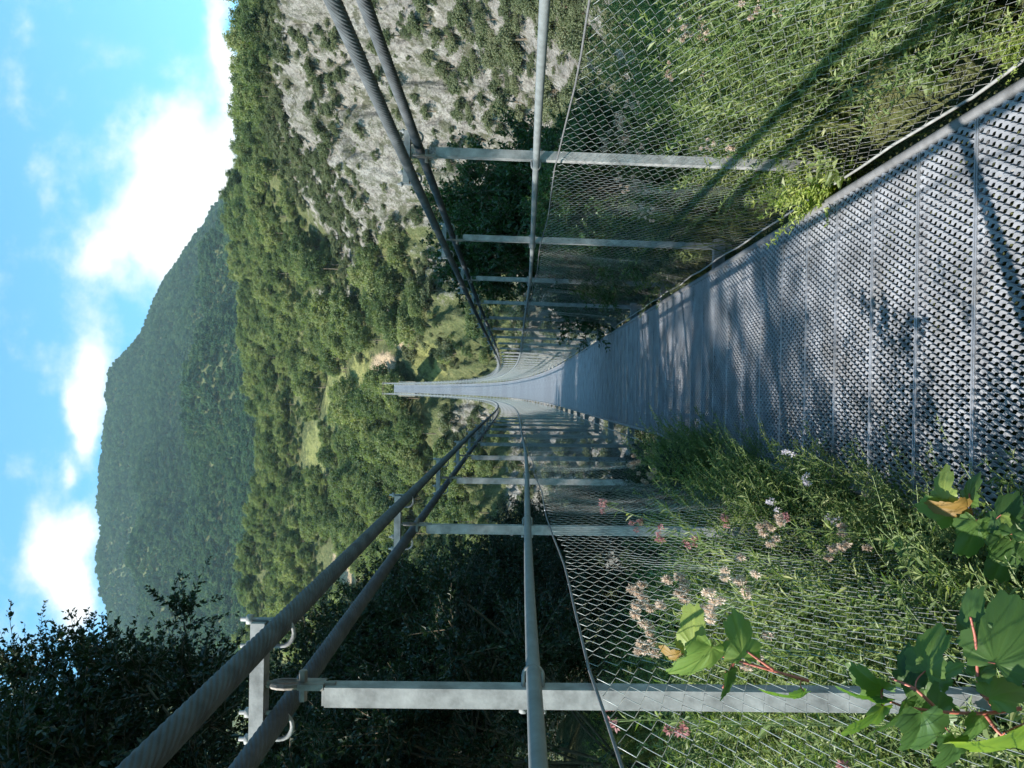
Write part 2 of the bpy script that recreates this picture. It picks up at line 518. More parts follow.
def ground_z(X, Y):
    X, Y = np.asarray(X, float), np.asarray(Y, float)
    D = np.maximum(Y, 5.0)
    u = X / D
    far = smooth01((D - 60) / 40)
    # crag noise: shifts the profile in distance so that walls become broken and ledged
    w = np.exp(-((np.log(D) - math.log(112)) / 0.34) ** 2)
    n = fbm(X * 0.045, D * 0.02, 11, 4) * 16 + fbm(X * 0.17, D * 0.09, 17, 4, 0.55) * 7.0
    Ds = D + n * w
    z = table_z(u, Ds) + 0.0276 * D * smooth01((D - 5) / 60) + 0.024 * X * far
    hill = smooth01((D - 130) / 80)
    z = z + hill * fbm(X / (D * 0.12), np.log(D) * 9, 23, 4) * D * 0.035
    mt = smooth01((D - 700) / 400)
    z = z + mt * fbm(X / 230.0, D / 330.0, 31, 3) * 120 * (1 - 0.94 * smooth01((D - 1250) / 700))
    z = z + w * (fbm(X * 0.45, D * 0.45, 41, 4, 0.6) * 2.4 - np.abs(fbm(X * 0.12, D * 0.12, 43, 3)) * 5.0 - np.abs(vnoise(X * 0.42 + 3, D * 0.42, 45)) * 3.2 - np.abs(vnoise(X * 0.95, D * 0.95, 46)) * 1.5)
    gap = smooth01((D - 6) / 6) * (1 - smooth01((D - 60) / 20))
    z = z + gap * fbm(X * 0.22, D * 0.22, 47, 4) * 1.6
    nz = near_z(X, Y)
    k = smooth01((Y - 5.0) / 3.0)
    z = nz * (1 - k) + z * k
    # the bridge always hangs clear of the gorge
    clear = smooth01((2.6 - np.abs(X - XC)) / 1.6)
    lim = deck_z(np.clip(Y, -6, 130)) - 0.25
    z = np.where((Y < 131) & (Y > 6), np.minimum(z, z * (1 - clear) + np.minimum(z, lim) * clear), z)
    return z


def photo_uv(X, Y, Z):
    """direction of a terrain point in the (column, row) numbers the profile table uses"""
    return VP_U + X / Y * F_PX, H_V - Z / Y * F_PX


def masks(X, Y, Z):
    U, V = photo_uv(X, np.maximum(Y, 5), Z)
    nz = fbm(X * 0.05, Y * 0.03 + Z * 0.05, 61, 4)

    def blob(cu, cv, ru, rv):
        return np.exp(-(((U - cu) / ru) ** 2 + ((V - cv) / rv) ** 2))
    rock = smooth01((U - 512 + 60 * nz) / 40 + 0.5) * smooth01((V - 256) / 22) * smooth01((205 - Y) / 30)
    rock = np.maximum(rock, smooth01((Y - 60) / 15) * smooth01((2 - Z) / 6) * smooth01((160 - Y) / 20))
    rock = np.maximum(rock, 0.95 * np.maximum(blob(500, 440, 42, 50), np.maximum(blob(452, 385, 16, 12), blob(470, 330, 14, 20))) * (Y > 70))
    rock = np.maximum(rock, 0.75 * blob(345, 470, 26, 30) * (Y > 70))
    rock = np.maximum(rock, 0.7 * blob(560, 335, 60, 45) * (Y > 70) * (Y < 400))
    rock = rock * smooth01((U - 150) / 60)
    rock = rock * (0.92 + 0.9 * nz)
    mt = smooth01((Y - 800) / 200)
    rock = np.maximum(rock, 0 * mt * smooth01((fbm(X / 170, Y / 150, 77, 4) - 0.60) / 0.1) * 0.4 * smooth01((V - 170) / 40))
    earth = np.maximum(1.0 * blob(400, 384, 14, 16), 0.95 * blob(192, 356, 14, 17))
    earth = np.maximum(earth, 0.8 * blob(420, 402, 8, 9))
    earth = np.maximum(earth, 0.75 * blob(205, 345, 20, 10)) * (Y > 100) * (Y < 420)
    meadow = np.maximum(blob(316, 318, 26, 12), 0.9 * blob(300, 322, 18, 10)) * (Y > 120) * (Y < 420)
    meadow = np.maximum(meadow, 0.6 * smooth01((fbm(X * 0.035, Y * 0.022, 88, 3) - 0.31) / 0.12) * (Y > 110) * (Y < 430))
    meadow = np.maximum(meadow, 0.8 * blob(405, 430, 26, 26) * (Y > 100) * (Y < 170))
    return np.clip(rock, 0, 1), np.clip(earth, 0, 1), np.clip(meadow, 0, 1)


def build_terrain():
    us = np.linspace(-0.95, 1.05, 860)
    Ds = np.concatenate([np.geomspace(7, 78, 110), np.arange(78.7, 205, 0.75), np.geomspace(206, 430, 90), np.geomspace(436, 850, 36), np.geomspace(862, 2600, 300)])
    UU, DD = np.meshgrid(us, Ds)
    X, Y = UU * DD, DD
    Z = ground_z(X, Y)
    rk, er, md = masks(X, Y, Z)
    nr, nc = X.shape
    idx = np.arange(nr * nc).reshape(nr, nc)
    q = np.stack([idx[:-1, :-1], idx[:-1, 1:], idx[1:, 1:], idx[1:, :-1]], -1).reshape(-1, 4)
    P = np.stack([X, Y, Z], -1).reshape(-1, 3)
    fy = DD[:-1, :-1].ravel()
    fu = UU[:-1, :-1].ravel()
    cl = (fu > 0.17) & (fy > 76) & (fy < 165)
    sel = {'gorge_ground': (fy < 76), 'cliff': cl, 'hillside': (fy >= 76) & (fy < 470) & ~cl, 'mountain': fy >= 470}
    A = {'rock': rk.ravel(), 'earth': er.ravel(), 'meadow': md.ravel()}
    for nm, s in sel.items():
        f = q[s]
        used, inv = np.unique(f, return_inverse=True)
        me = mesh_np(nm, P[used], inv.reshape(-1, 4), M['terrain'], {k: a[used] for k, a in A.items()}, smooth=True)
        tag(link(nm, me), kind='structure')
    # the bank the bridge starts from
    xs, ys = np.linspace(-45, 45, 260), np.concatenate([np.linspace(-40, -4, 40), np.linspace(-3.7, 8.2, 90)])
    X, Y = np.meshgrid(xs, ys)
    Z = ground_z(X, Y) - 0.03
    idx = np.arange(X.size).reshape(X.shape)
    q = np.stack([idx[:-1, :-1], idx[:-1, 1:], idx[1:, 1:], idx[1:, :-1]], -1).reshape(-1, 4)
    z0 = np.zeros(X.size)
    tag(link('ground', mesh_np('ground', np.stack([X, Y, Z], -1).reshape(-1, 3), q, M['terrain'], {'rock': z0, 'earth': z0, 'meadow': z0}, smooth=True)), kind='structure')


build_terrain()


# ------------------------------------------------------------------ trees
def crown_clumps(g, n, rx, ry, rz, inner=0.45):
    d = unit(g.normal(size=(n, 3)))
    d[:, 2] = np.where(d[:, 2] < -0.35, -d[:, 2], d[:, 2])
    r = inner + (1 - inner) * g.random((n, 1)) ** 0.6
    return d * r * np.array([rx, ry, rz])


def limb(g, a, b, r0, r1, n=7, wob=0.12, sag=0.15):
    t = np.linspace(0, 1, n)[:, None]
    P = a * (1 - t) + b * t
    L = np.linalg.norm(b - a)
    P = P + np.sin(t * math.pi) * np.array([g.normal() * wob * L, g.normal() * wob * L, sag * L])
    return P, (r0 * (1 - t[:, 0]) + r1 * t[:, 0])


def tree_meshes(name, seed, height, rad, crown_h, nclump, per, leaf, mat, clump_r=0.8, trunk_r=0.16, limbs=True, twigs=0):
    """returns crown mesh, wood mesh; base at the origin"""
    g = np.random.default_rng(seed)
    c0 = np.array([0, 0, height - crown_h * 0.5])
    C = crown_clumps(g, nclump, rad, rad, crown_h * 0.55) + c0
    # an uneven outline: pull some clumps in, push a few out
    C[:, :2] *= (0.78 + 0.45 * g.random((nclump, 1)))
    lean = g.normal(size=2) * rad * 0.1
    C[:, :2] += lean * ((C[:, 2:3] - c0[2]) / crown_h)
    N = nclump * per
    base = np.repeat(C, per, 0)
    cs = np.repeat(clump_r * (0.6 + 0.8 * g.random(nclump)), per)[:, None]
    off = g.normal(size=(N, 3)) * 0.5
    off[:, 2] *= 0.62
    P = base + off * cs
    nrm = unit(unit(off) + np.array([0, 0, 0.9]) + g.normal(size=(N, 3)) * 0.55)
    axis = unit(np.cross(nrm, g.normal(size=(N, 3))) + np.array([0, 0, -0.25]))
    Lf = leaf * (0.65 + 0.7 * g.random(N))
    tw = None
    if twigs:
        nt_ = nclump * twigs
        cid = np.repeat(np.arange(nclump), twigs)
        outw = unit(C - np.array([lean[0], lean[1], c0[2] - crown_h * 0.2]))[cid]
        td = unit(outw * 0.9 + g.normal(size=(nt_, 3)) * 0.75 + np.array([0, 0, 0.25]))
        tl = clump_r * (0.55 + 0.8 * g.random(nt_))
        tb = C[cid] + g.normal(size=(nt_, 3)) * 0.12 * clump_r
        lp = N // nt_
        tid = np.repeat(np.arange(nt_), lp)
        N = len(tid)
        f = g.random(N) ** 0.75
        droop = np.array([0, 0, -0.22])
        P = tb[tid] + td[tid] * (f * tl[tid])[:, None] + droop * ((f ** 2) * tl[tid])[:, None] + g.normal(size=(N, 3)) * 0.012
        sd_ = unit(np.cross(td[tid], g.normal(size=(N, 3))))
        axis = unit(td[tid] * 0.75 + sd_ * 0.8 + np.array([0, 0, -0.2]))
        nrm = unit(g.normal(size=(N, 3)) * 0.55 + np.array([0, 0, 1.0]))
        Lf = leaf * (0.6 + 0.7 * g.random(N)) * (1.1 - 0.4 * f)
        q = np.linspace(0, 1, 4)
        tw = tb[:, None] + td[:, None] * (q[None] * tl[:, None])[..., None] + droop * (q[None] ** 2 * tl[:, None])[..., None]
    V, F = leaf_quads(P, axis, nrm, Lf, Lf * 0.58, 0.18)
    lv = np.repeat(np.clip(g.random(nclump)[(np.arange(N) * nclump) // N] * 0.55 + g.random(N) * 0.45, 0, 1), 4)
    crown = mesh_np(name + '_crown', V, F, mat, {'lv': lv})
    mb = MB()
    top = np.array([lean[0], lean[1], height - crown_h * 0.25])
    P, r = limb(g, np.zeros(3) - [0, 0, 0.4], top, trunk_r, trunk_r * 0.25, 9, 0.03, 0)
    mb.tube(P, r[None], 8)
    if limbs:
        for i in g.choice(nclump, min(nclump, 34), replace=False):
            k = g.integers(3, 8)
            Q, r2 = limb(g, P[k], C[i], trunk_r * 0.4 * (1 - k / 11), 0.012, 7, 0.06, 0.06)
            mb.tube(Q, r2[None], 5)
    if tw is not None:
        V, F = tube_np(tw, np.array([0.006, 0.005, 0.004, 0.0025]), 3)
        mb.add(V, F)
    wood = mb.mesh(name + '_trunk', M['bark'], smooth=True)
    return crown, wood


def plant_tree(name, label, cat, crown, wood, loc, rz=0, s=1.0, sz=1.0, group=None):
    t = tag(empty(name, loc, rz), label, cat, group)
    t.scale = (s, s, s * sz)
    link('crown', crown, t)
    link('trunk', wood, t)
    return t


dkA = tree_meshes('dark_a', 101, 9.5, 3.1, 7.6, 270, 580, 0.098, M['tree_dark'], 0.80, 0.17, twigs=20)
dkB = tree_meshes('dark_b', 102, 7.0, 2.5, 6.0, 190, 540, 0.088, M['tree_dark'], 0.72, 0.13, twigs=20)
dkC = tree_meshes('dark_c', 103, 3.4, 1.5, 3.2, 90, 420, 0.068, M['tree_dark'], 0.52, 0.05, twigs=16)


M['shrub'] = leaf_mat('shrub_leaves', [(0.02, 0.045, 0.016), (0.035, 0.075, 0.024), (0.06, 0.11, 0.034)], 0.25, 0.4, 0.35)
dkR = tree_meshes('shrub_r', 104, 3.4, 1.5, 3.3, 110, 560, 0.072, M['shrub'], 0.5, 0.05, twigs=18)


def gz(x, y):
    return float(ground_z(np.array([x]), np.array([y]))[0])


near_trees = [
    # x, y, mesh, rz, s, sz, label
    (-7.3, 12.5, dkA, 0.3, 1.0, 1.14, 'tall dark broadleaf tree left of the bridge whose top stands highest against the sky'),
    (-9.2, 21.0, dkA, 2.1, 1.0, 0.98, 'dark broadleaf tree farther along the left bank, its crown in front of the far mountain'),
    (-8.0, 3.3, dkA, 4.0, 1.12, 1.42, 'big dark tree on the near left bank that shades the first bays of the bridge'),
    (-5.9, 8.3, dkB, 1.0, 1.05, 1.1, 'lower dark tree under the tallest tree at the left cables'),
    (-7.4, 17.0, dkB, 5.0, 1.1, 1.05, 'rounded dark tree between the tall tree and the one in front of the mountain'),
    (-10.5, 29.0, dkA, 3.3, 0.95, 0.85, 'farthest dark tree of the left bank, right where the bank drops into the gorge'),
    (-13.0, 15.0, dkA, 0.9, 1.1, 1.15, 'tall dark tree set back behind the first row of the left bank'),
    (-12.5, 7.5, dkA, 2.6, 1.1, 1.2, 'tall dark tree set back on the left bank beside the photographer'),
]
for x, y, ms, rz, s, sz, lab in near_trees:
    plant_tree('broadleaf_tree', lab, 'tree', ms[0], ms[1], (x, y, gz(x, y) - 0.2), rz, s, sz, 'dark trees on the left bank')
# unseen trees behind and beside the photographer, added to darken the ambient light
for x, y, ms, rz, s, lab in [
    (-6.5, -9.0, dkA, 0.2, 1.0, 'unseen dark tree behind the bridge head on the left of the path'),
    (-1.5, -12.5, dkA, 1.4, 1.15, 'unseen dark tree added where the path reaches the bridge'),
    (4.0, -8.5, dkA, 2.2, 1.05, 'unseen dark tree behind the bridge head on the right of the path'),
    (8.5, -3.0, dkA, 3.1, 1.05, 'unseen dark tree added on the right bank beside the bridge head'),
    (9.5, 3.8, dkB, 4.6, 1.2, 'dark tree added on the right bank just outside the photograph'),
    (1.5, -7.0, dkB, 5.3, 0.9, 'unseen smaller dark tree behind the photographer'),
]:
    plant_tree('broadleaf_tree', lab, 'tree', ms[0], ms[1], (x, y, gz(x, y) - 0.2), rz, s, s, 'unseen trees around the bridge head that dim the sky light')
for x, y, rz, s, lab in [
    (-3.1, 6.4, 0.4, 0.85, 'dark shrub behind the left net just past the second hanger post'),
    (-3.6, 9.6, 1.9, 1.05, 'dark shrub on the left bank behind the third hanger post'),
    (-4.6, 13.6, 3.0, 1.2, 'large shaded shrub at the foot of the tallest tree'),
    (-2.3, 8.2, 4.4, 0.62, 'low dark shrub crowding the left edge of the walkway'),
    (-3.0, 12.0, 5.2, 0.8, 'shaded shrub on the drop of the left bank beyond the low one'),
    (-4.2, 4.3, 2.4, 1.0, 'dark shrub behind the weeds and the nearest left hanger post'),
    (-6.0, 17.5, 2.2, 1.3, 'wide dark shrub at the edge of the gorge left of the bridge'),
    (-0.78, 5.2, 3.9, 0.25, 'small dark shrub spilling over the left walkway edge'),
    (-0.95, 7.4, 0.8, 0.30, 'dark shrub at the far end of the left walkway edge growth'),
    (-1.35, 6.9, 1.2, 0.42, 'small dark shrub leaning against the left net at the gorge edge'),
]:
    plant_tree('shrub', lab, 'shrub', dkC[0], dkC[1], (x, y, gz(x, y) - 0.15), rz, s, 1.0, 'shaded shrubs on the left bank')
for x, y, z, rz, s, sz, lab in [
    (2.6, 11.5, -3.6, 0.7, 1.02, 1.25, 'dark green shrub right of the bridge behind the second right hanger post'),
    (2.3, 8.3, -2.6, 2.7, 0.62, 1.0, 'shaded shrub behind the right net at the edge of the bank'),
    (1.75, 6.3, -1.85, 1.7, 0.42, 1.0, 'low dark shrub behind the right net between the first two right hanger posts'),
    (1.75, 7.6, -1.9, 2.9, 0.45, 1.0, 'small shaded shrub pressed against the right net'),
    (3.9, 15.0, -5.6, 3.7, 1.0, 1.0, 'lower green shrub beyond the darker shrub by the second right hanger post'),
]:
    plant_tree('shrub', lab, 'shrub', dkR[0], dkR[1], (x, y, z), rz, s, sz, 'shrubs beside the right net')


# slope trees: one mesh each (too small in the picture to show parts)
def slope_tree(name, seed, h, rad, ch, ncl, per, leaf, mat):
    g = np.random.default_rng(seed)
    cr, wd = tree_meshes(name, seed, h, rad, ch, ncl, per, leaf, mat, clump_r=rad * 0.34, trunk_r=0.15, limbs=False)
    me = cr.copy()
    # join the trunk into the same mesh
    V1 = np.empty(len(cr.vertices) * 3, np.float32)
    cr.vertices.foreach_get('co', V1)
    V2 = np.empty(len(wd.vertices) * 3, np.float32)
    wd.vertices.foreach_get('co', V2)
    V1, V2 = V1.reshape(-1, 3), V2.reshape(-1, 3)
    F1 = np.arange(len(V1)).reshape(-1, 4)
    F2 = np.array([p.vertices[:] for p in wd.polygons if len(p.vertices) == 4]) + len(V1)
    lv = np.empty(len(V1), np.float32)
    cr.attributes['lv'].data.foreach_get('value', lv)
    return mesh_np(name, np.concatenate([V1, V2]), np.concatenate([F1, F2]), [mat, M['bark']], {'lv': np.concatenate([lv, np.full(len(V2), 0.5)])},
                   np.concatenate([np.zeros(len(F1)), np.ones(len(F2))]))


slope_meshes = [
    slope_tree('slope_a', 201, 7.0, 2.9, 6.2, 44, 70, 0.42, M['tree_mid']),
    slope_tree('slope_b', 202, 8.2, 2.5, 7.2, 44, 70, 0.40, M['tree_mid']),
    slope_tree('slope_c', 203, 5.6, 2.9, 5.0, 38, 70, 0.40, M['tree_mid']),
    slope_tree('slope_d', 204, 6.6, 2.2, 6.0, 36, 70, 0.36, M['tree_mid']),
]
bush_meshes = [
    slope_tree('bush_a', 211, 2.3, 1.45, 2.2, 30, 60, 0.24, M['bush']),
    slope_tree('bush_b', 212, 1.7, 1.6, 1.7, 30, 55, 0.22, M['bush']),
    slope_tree('bush_c', 213, 2.9, 1.2, 2.7, 30, 55, 0.22, M['bush']),
]
far_meshes = [
    slope_tree('far_a', 221, 11, 4.2, 9.5, 26, 26, 1.5, M['tree_far']),
    slope_tree('far_b', 222, 13, 3.4, 12, 26, 26, 1.4, M['tree_far']),
    slope_tree('far_c', 223, 9, 4.4, 8, 24, 26, 1.4, M['tree_far']),
]


def scatter(n, u0, u1, d0, d1, seed):
    """points spread evenly over the ground in the wedge u0..u1, d0..d1"""
    g = np.random.default_rng(seed)
    D = np.sqrt(d0 ** 2 + (d1 ** 2 - d0 ** 2) * g.random(n))
    u = u0 + (u1 - u0) * g.random(n)
    X, Y = u * D, D
    Z = ground_z(X, Y)
    return np.stack([X, Y, Z], 1), g


def thin(P, dist, g):
    """drop points that crowd a neighbour (dist may grow with distance)"""
    keep, cell = [], {}
    for i in g.permutation(len(P)):
        x, y = P[i, 0], P[i, 1]
        d = dist if np.isscalar(dist) else dist[i]
        cx, cy = int(x // 6), int(y // 6)
        ok = True
        for a in (-1, 0, 1):
            for b in (-1, 0, 1):
                for j in cell.get((cx + a, cy + b), ()):
                    if (P[j, 0] - x) ** 2 + (P[j, 1] - y) ** 2 < d * d:
                        ok = False
                        break
                if not ok:
                    break
            if not ok:
                break
        if ok:
            keep.append(i)
            cell.setdefault((cx, cy), []).append(i)
    return np.array(keep)


def stuff_instances(name, P, scl, rot, idx, sources, label):
    me = bpy.data.meshes.new(name)
    me.vertices.add(len(P))
    me.vertices.foreach_set('co', np.asarray(P, np.float32).ravel())
    for nm, tp, val in (('scl', 'FLOAT', scl), ('rotz', 'FLOAT', rot), ('pick', 'INT', idx)):
        a = me.attributes.new(nm, tp, 'POINT')
        a.data.foreach_set('value', np.asarray(val, np.int32 if tp == 'INT' else np.float32))
    o = link(name, me)
    tag(o, label, 'forest', kind='stuff')
    ng = bpy.data.node_groups.new(name + '_nodes', 'GeometryNodeTree')
    ng.interface.new_socket('Geometry', in_out='INPUT', socket_type='NodeSocketGeometry')
    ng.interface.new_socket('Geometry', in_out='OUTPUT', socket_type='NodeSocketGeometry')
    N, L = ng.nodes, ng.links
    gi, go = N.new('NodeGroupInput'), N.new('NodeGroupOutput')
    jn = N.new('GeometryNodeJoinGeometry')

    def named(nm, dt):
        n = N.new('GeometryNodeInputNamedAttribute')
        n.data_type = dt
        n.inputs[0].default_value = nm
        return n.outputs[0]
    s_, r_, p_ = named('scl', 'FLOAT'), named('rotz', 'FLOAT'), named('pick', 'INT')
    cb = N.new('ShaderNodeCombineXYZ')
    L.new(r_, cb.inputs[2])
    for k, src in enumerate(sources):
        oi = N.new('GeometryNodeObjectInfo')
        oi.transform_space = 'ORIGINAL'
        oi.inputs['Object'].default_value = src
        oi.inputs['As Instance'].default_value = True
        cmp_ = N.new('FunctionNodeCompare')
        cmp_.data_type = 'INT'
        cmp_.operation = 'EQUAL'
        L.new(p_, cmp_.inputs[2])
        cmp_.inputs[3].default_value = k
        ip = N.new('GeometryNodeInstanceOnPoints')
        L.new(gi.outputs[0], ip.inputs['Points'])
        L.new(cmp_.outputs[0], ip.inputs['Selection'])
        L.new(oi.outputs['Geometry'], ip.inputs['Instance'])
        L.new(cb.outputs[0], ip.inputs['Rotation'])
        L.new(s_, ip.inputs['Scale'])
        L.new(ip.outputs[0], jn.inputs[0])
    L.new(jn.outputs[0], go.inputs[0])
    md = o.modifiers.new('scatter', 'NODES')
    md.node_group = ng
    return o


def in_view(P, margin=40, vmargin=40):
    d = P
    f = d @ FWD
    U = (d @ RIGHT) / f * F_PX + 384
    V = 512 - (d @ UP) / f * F_PX
    return (U > -margin) & (U < 768 + margin) & (V > -vmargin) & (V < 1024 + vmargin)


# hillside wood
P, g = scatter(42000, -0.62, 0.72, 100, 440, 301)
rk, er, md = masks(P[:, 0], P[:, 1], P[:, 2])
ok = (rk < 0.22 + 0.15 * g.random(len(P))) & (er < 0.08) & (md < 0.3) & ~((np.abs(P[:, 0] - XC) < 5) & (P[:, 1] < 140))
ok &= (P[:, 2] > -6) & (fbm(P[:, 0] * 0.035, P[:, 1] * 0.022, 88, 3) < 0.33 + 0.12 * g.random(len(P)))
P = P[ok]
P = P[thin(P, 1.45 + 0.75 * smooth01((P[:, 1] - 110) / 150), g)]
vis = in_view(P)
order = np.argsort(P[:, 1] + 1000 * (~vis))
P = P[order]
nsrc = len(slope_meshes)
sc_ = (0.30 + 0.95 * g.random(len(P)) ** 2.4) * (0.62 + 0.38 * smooth01((P[:, 1] - 105) / 60))
rz_ = g.random(len(P)) * 6.28
pk = g.integers(0, nsrc, len(P))
kinds = ['light green rounded broadleaf tree', 'taller narrow green broadleaf tree', 'low wide green broadleaf tree', 'small slender green broadleaf tree']
slope_objs = []
n_ind = 285
for i in range(min(n_ind, len(P))):
    k = int(pk[i])
    o = link('slope_tree', slope_meshes[k], None, P[i] - [0, 0, 0.3], (0, 0, rz_[i]), (sc_[i],) * 3)
    tag(o, kinds[k] + ' among the wooded slope beyond the far bridge end', 'tree', 'trees on the wooded slope, ' + kinds[k])
    slope_objs.append((k, o))
src = [next(o for k, o in slope_objs if k == j) for j in range(nsrc)]
stuff_instances('woods', P[n_ind:] - [0, 0, 0.3], sc_[n_ind:], rz_[n_ind:], pk[n_ind:], src, 'sunlit green broadleaf wood covering the slope behind the bridge')
print('slope trees', len(P))

# bushes on the rock
P, g = scatter(24000, -0.3, 0.72, 42, 215, 302)
rk, er, md = masks(P[:, 0], P[:, 1], P[:, 2])
dens = fbm(P[:, 0] * 0.06, P[:, 1] * 0.06 + P[:, 2] * 0.05, 91, 3)
ok = ((rk > 0.3) | ((md > 0.25) & (P[:, 1] < 180) & (g.random(len(P)) < 0.6))) & (dens + 0.35 * fbm(P[:, 0] * 0.2, P[:, 1] * 0.2 + P[:, 2] * 0.15, 95, 2) + 0.30 * smooth01((20 - P[:, 2]) / 14) > 0.05 - 0.3 * (g.random(len(P)) < 0.16)) & in_view(P, 10, 10) & ~((np.abs(P[:, 0] - XC) < 3.5))
P = P[ok]
P = P[thin(P, 0.95, g)]
order = np.argsort(P[:, 1] + 25 * g.random(len(P)))
P = P[order]
bl = ['grey green bush rooted in the pale rock face', 'flat green bush on a ledge of the pale rock', 'upright bush in a crack of the pale rock']
nb = 260
bs, br, bk = 0.22 + 0.9 * g.random(len(P)) ** 1.8, g.random(len(P)) * 6.28, g.integers(0, 3, len(P))
big_first = np.argsort(-bs / P[:, 1])
P, bs, br, bk = P[big_first], bs[big_first], br[big_first], bk[big_first]
bobj = []
for i in range(min(nb, len(P))):
    k = int(bk[i])
    o = link('cliff_bush', bush_meshes[k], None, P[i] - [0, 0, 0.3], (0, 0, br[i]), (bs[i],) * 3)
    bobj.append((k, o))
    tag(o, bl[k], 'bush', 'bushes on the rock, ' + bl[k])
if len(P) > nb:
    src = [next(o for k, o in bobj if k == j) for j in range(3)]
    stuff_instances('undergrowth', P[nb:] - [0, 0, 0.3], bs[nb:], br[nb:], bk[nb:], src, 'green scrub scattered over the pale rock')
print('bushes', len(P))

# mountain forest
g = np.random.default_rng(303)
nu_, nd_ = 175, 235
iu, idd = np.meshgrid(np.arange(nu_), np.arange(nd_))
uu = -0.42 + 0.84 * (iu.ravel() + g.random(iu.size)) / nu_
Dd = np.sqrt(780 ** 2 + (2330 ** 2 - 780 ** 2) * ((idd.ravel() + g.random(iu.size)) / nd_))
P = np.stack([uu * Dd, Dd, ground_z(uu * Dd, Dd)], 1)
P = P[g.permutation(len(P))]
rk, er, md = masks(P[:, 0], P[:, 1], P[:, 2])
ok = (rk < 0.3 + 0.3 * g.random(len(P))) & in_view(P, 60, 60)
P = P[ok]
n = len(P)
pk = g.integers(0, 3, n)
keep3 = [link('mountain_tree', far_meshes[k], None, P[k], (0, 0, 0.3), (0.9,) * 3) for k in range(3)]
for k, o in enumerate(keep3):
    tag(o, 'dark green tree in the forest on the far mountain', 'tree', 'mountain forest trees')
stuff_instances('forest', P[3:] - [0, 0, 0.8], 0.62 + 0.8 * g.random(n - 3) ** 1.5, g.random(n - 3) * 6.28, pk[3:], keep3, 'dark green forest covering the far rounded mountain')
print('mountain trees', n)

# ------------------------------------------------------------------ the bridge
bridge = tag(empty('suspension_footbridge', (XC, 0, float(deck_z(0.0)))),
             'long grey steel suspension footbridge with a perforated walkway, twin cables and wire net sides', 'footbridge')
B0 = np.array(bridge.location)


def bl_(P):
    return np.asarray(P, float) - B0


def bpart(name, me, loc=None, rot=(0, 0, 0), scl=(1, 1, 1), parent=None):
    """part whose mesh is in its own local frame, loc given in place coordinates"""
    loc = (0, 0, 0) if loc is None else tuple(bl_(loc))
    return link(name, me, parent or bridge, loc, rot, scl)


def plate_mesh(name, L, pitch, per, r, sides, step, wtilt):
    """raised expanded-metal planks: wavy tilted strands between straight seams"""
    mb = MB()
    nplank = 6
    pl = L / nplank
    for p in range(nplank):
        y0, y1 = p * pl + 0.010, (p + 1) * pl - 0.010
        ys = np.arange(0, int(round((y1 - y0) / step)) + 1) / round((y1 - y0) / step) * (y1 - y0) + y0
        n = int(round(DW / pitch))
        i = np.arange(n)
        x0 = -DW / 2 + (i + 0.5) * DW / n
        sgn = np.where(i % 2 == 0, 1.0, -1.0)
        ph = np.cos(2 * math.pi * (ys - p * pl) / per)
        # flattened wave: long straight bonds at the knuckles
        ph = np.sign(ph) * np.abs(ph) ** 0.75
        X = x0[:, None] + sgn[:, None] * ph[None, :] * pitch * 0.31
        Y = np.broadcast_to(ys, X.shape)
        Zm = 0.0028 * sgn[:, None] * ph[None, :]
        w, h, t = r, r * wtilt, 0.0022
        # cross-section: slanted flat bar, left edge low, right edge high
        cs = [(-w, -h), (w, h), (w + t * 0.7, h - t), (-w + t * 0.7, -h - t)][:4]
        VV = np.stack([np.stack([X + a, Y, Zm + b], -1) for a, b in cs], 2)   # n, m, 4, 3
        k, m = X.shape
        idx = np.arange(k * m * 4).reshape(k, m, 4)
        fs = []
        for q in range(4 if sides == 4 else 1):
            a, b = idx[:, :, q], idx[:, :, (q + 1) % 4]
            fs.append(np.stack([a[:, :-1], b[:, :-1], b[:, 1:], a[:, 1:]], -1).reshape(-1, 4))
        mb.add(VV.reshape(-1, 3), np.concatenate(fs))
        # seam: two folded lips side by side
        mb.box((0, p * pl + 0.0045, -0.012), (DW, 0.007, 0.034))
        mb.box((0, (p + 1) * pl - 0.0045, -0.0125), (DW, 0.007, 0.033))
    return mb.mesh(name, M['grate'])


plate_near = plate_mesh('deck_plate', BAY, 0.0152, 0.0565, 0.0053, 4, 0.0050, 0.62)
plate_far = plate_mesh('deck_plate_far', BAY, 0.0152, 0.0565, 0.0049, 4, 0.0088, 0.45)

# square hanger post, local origin at deck level, +x outwards
POST_TOP = 1.80


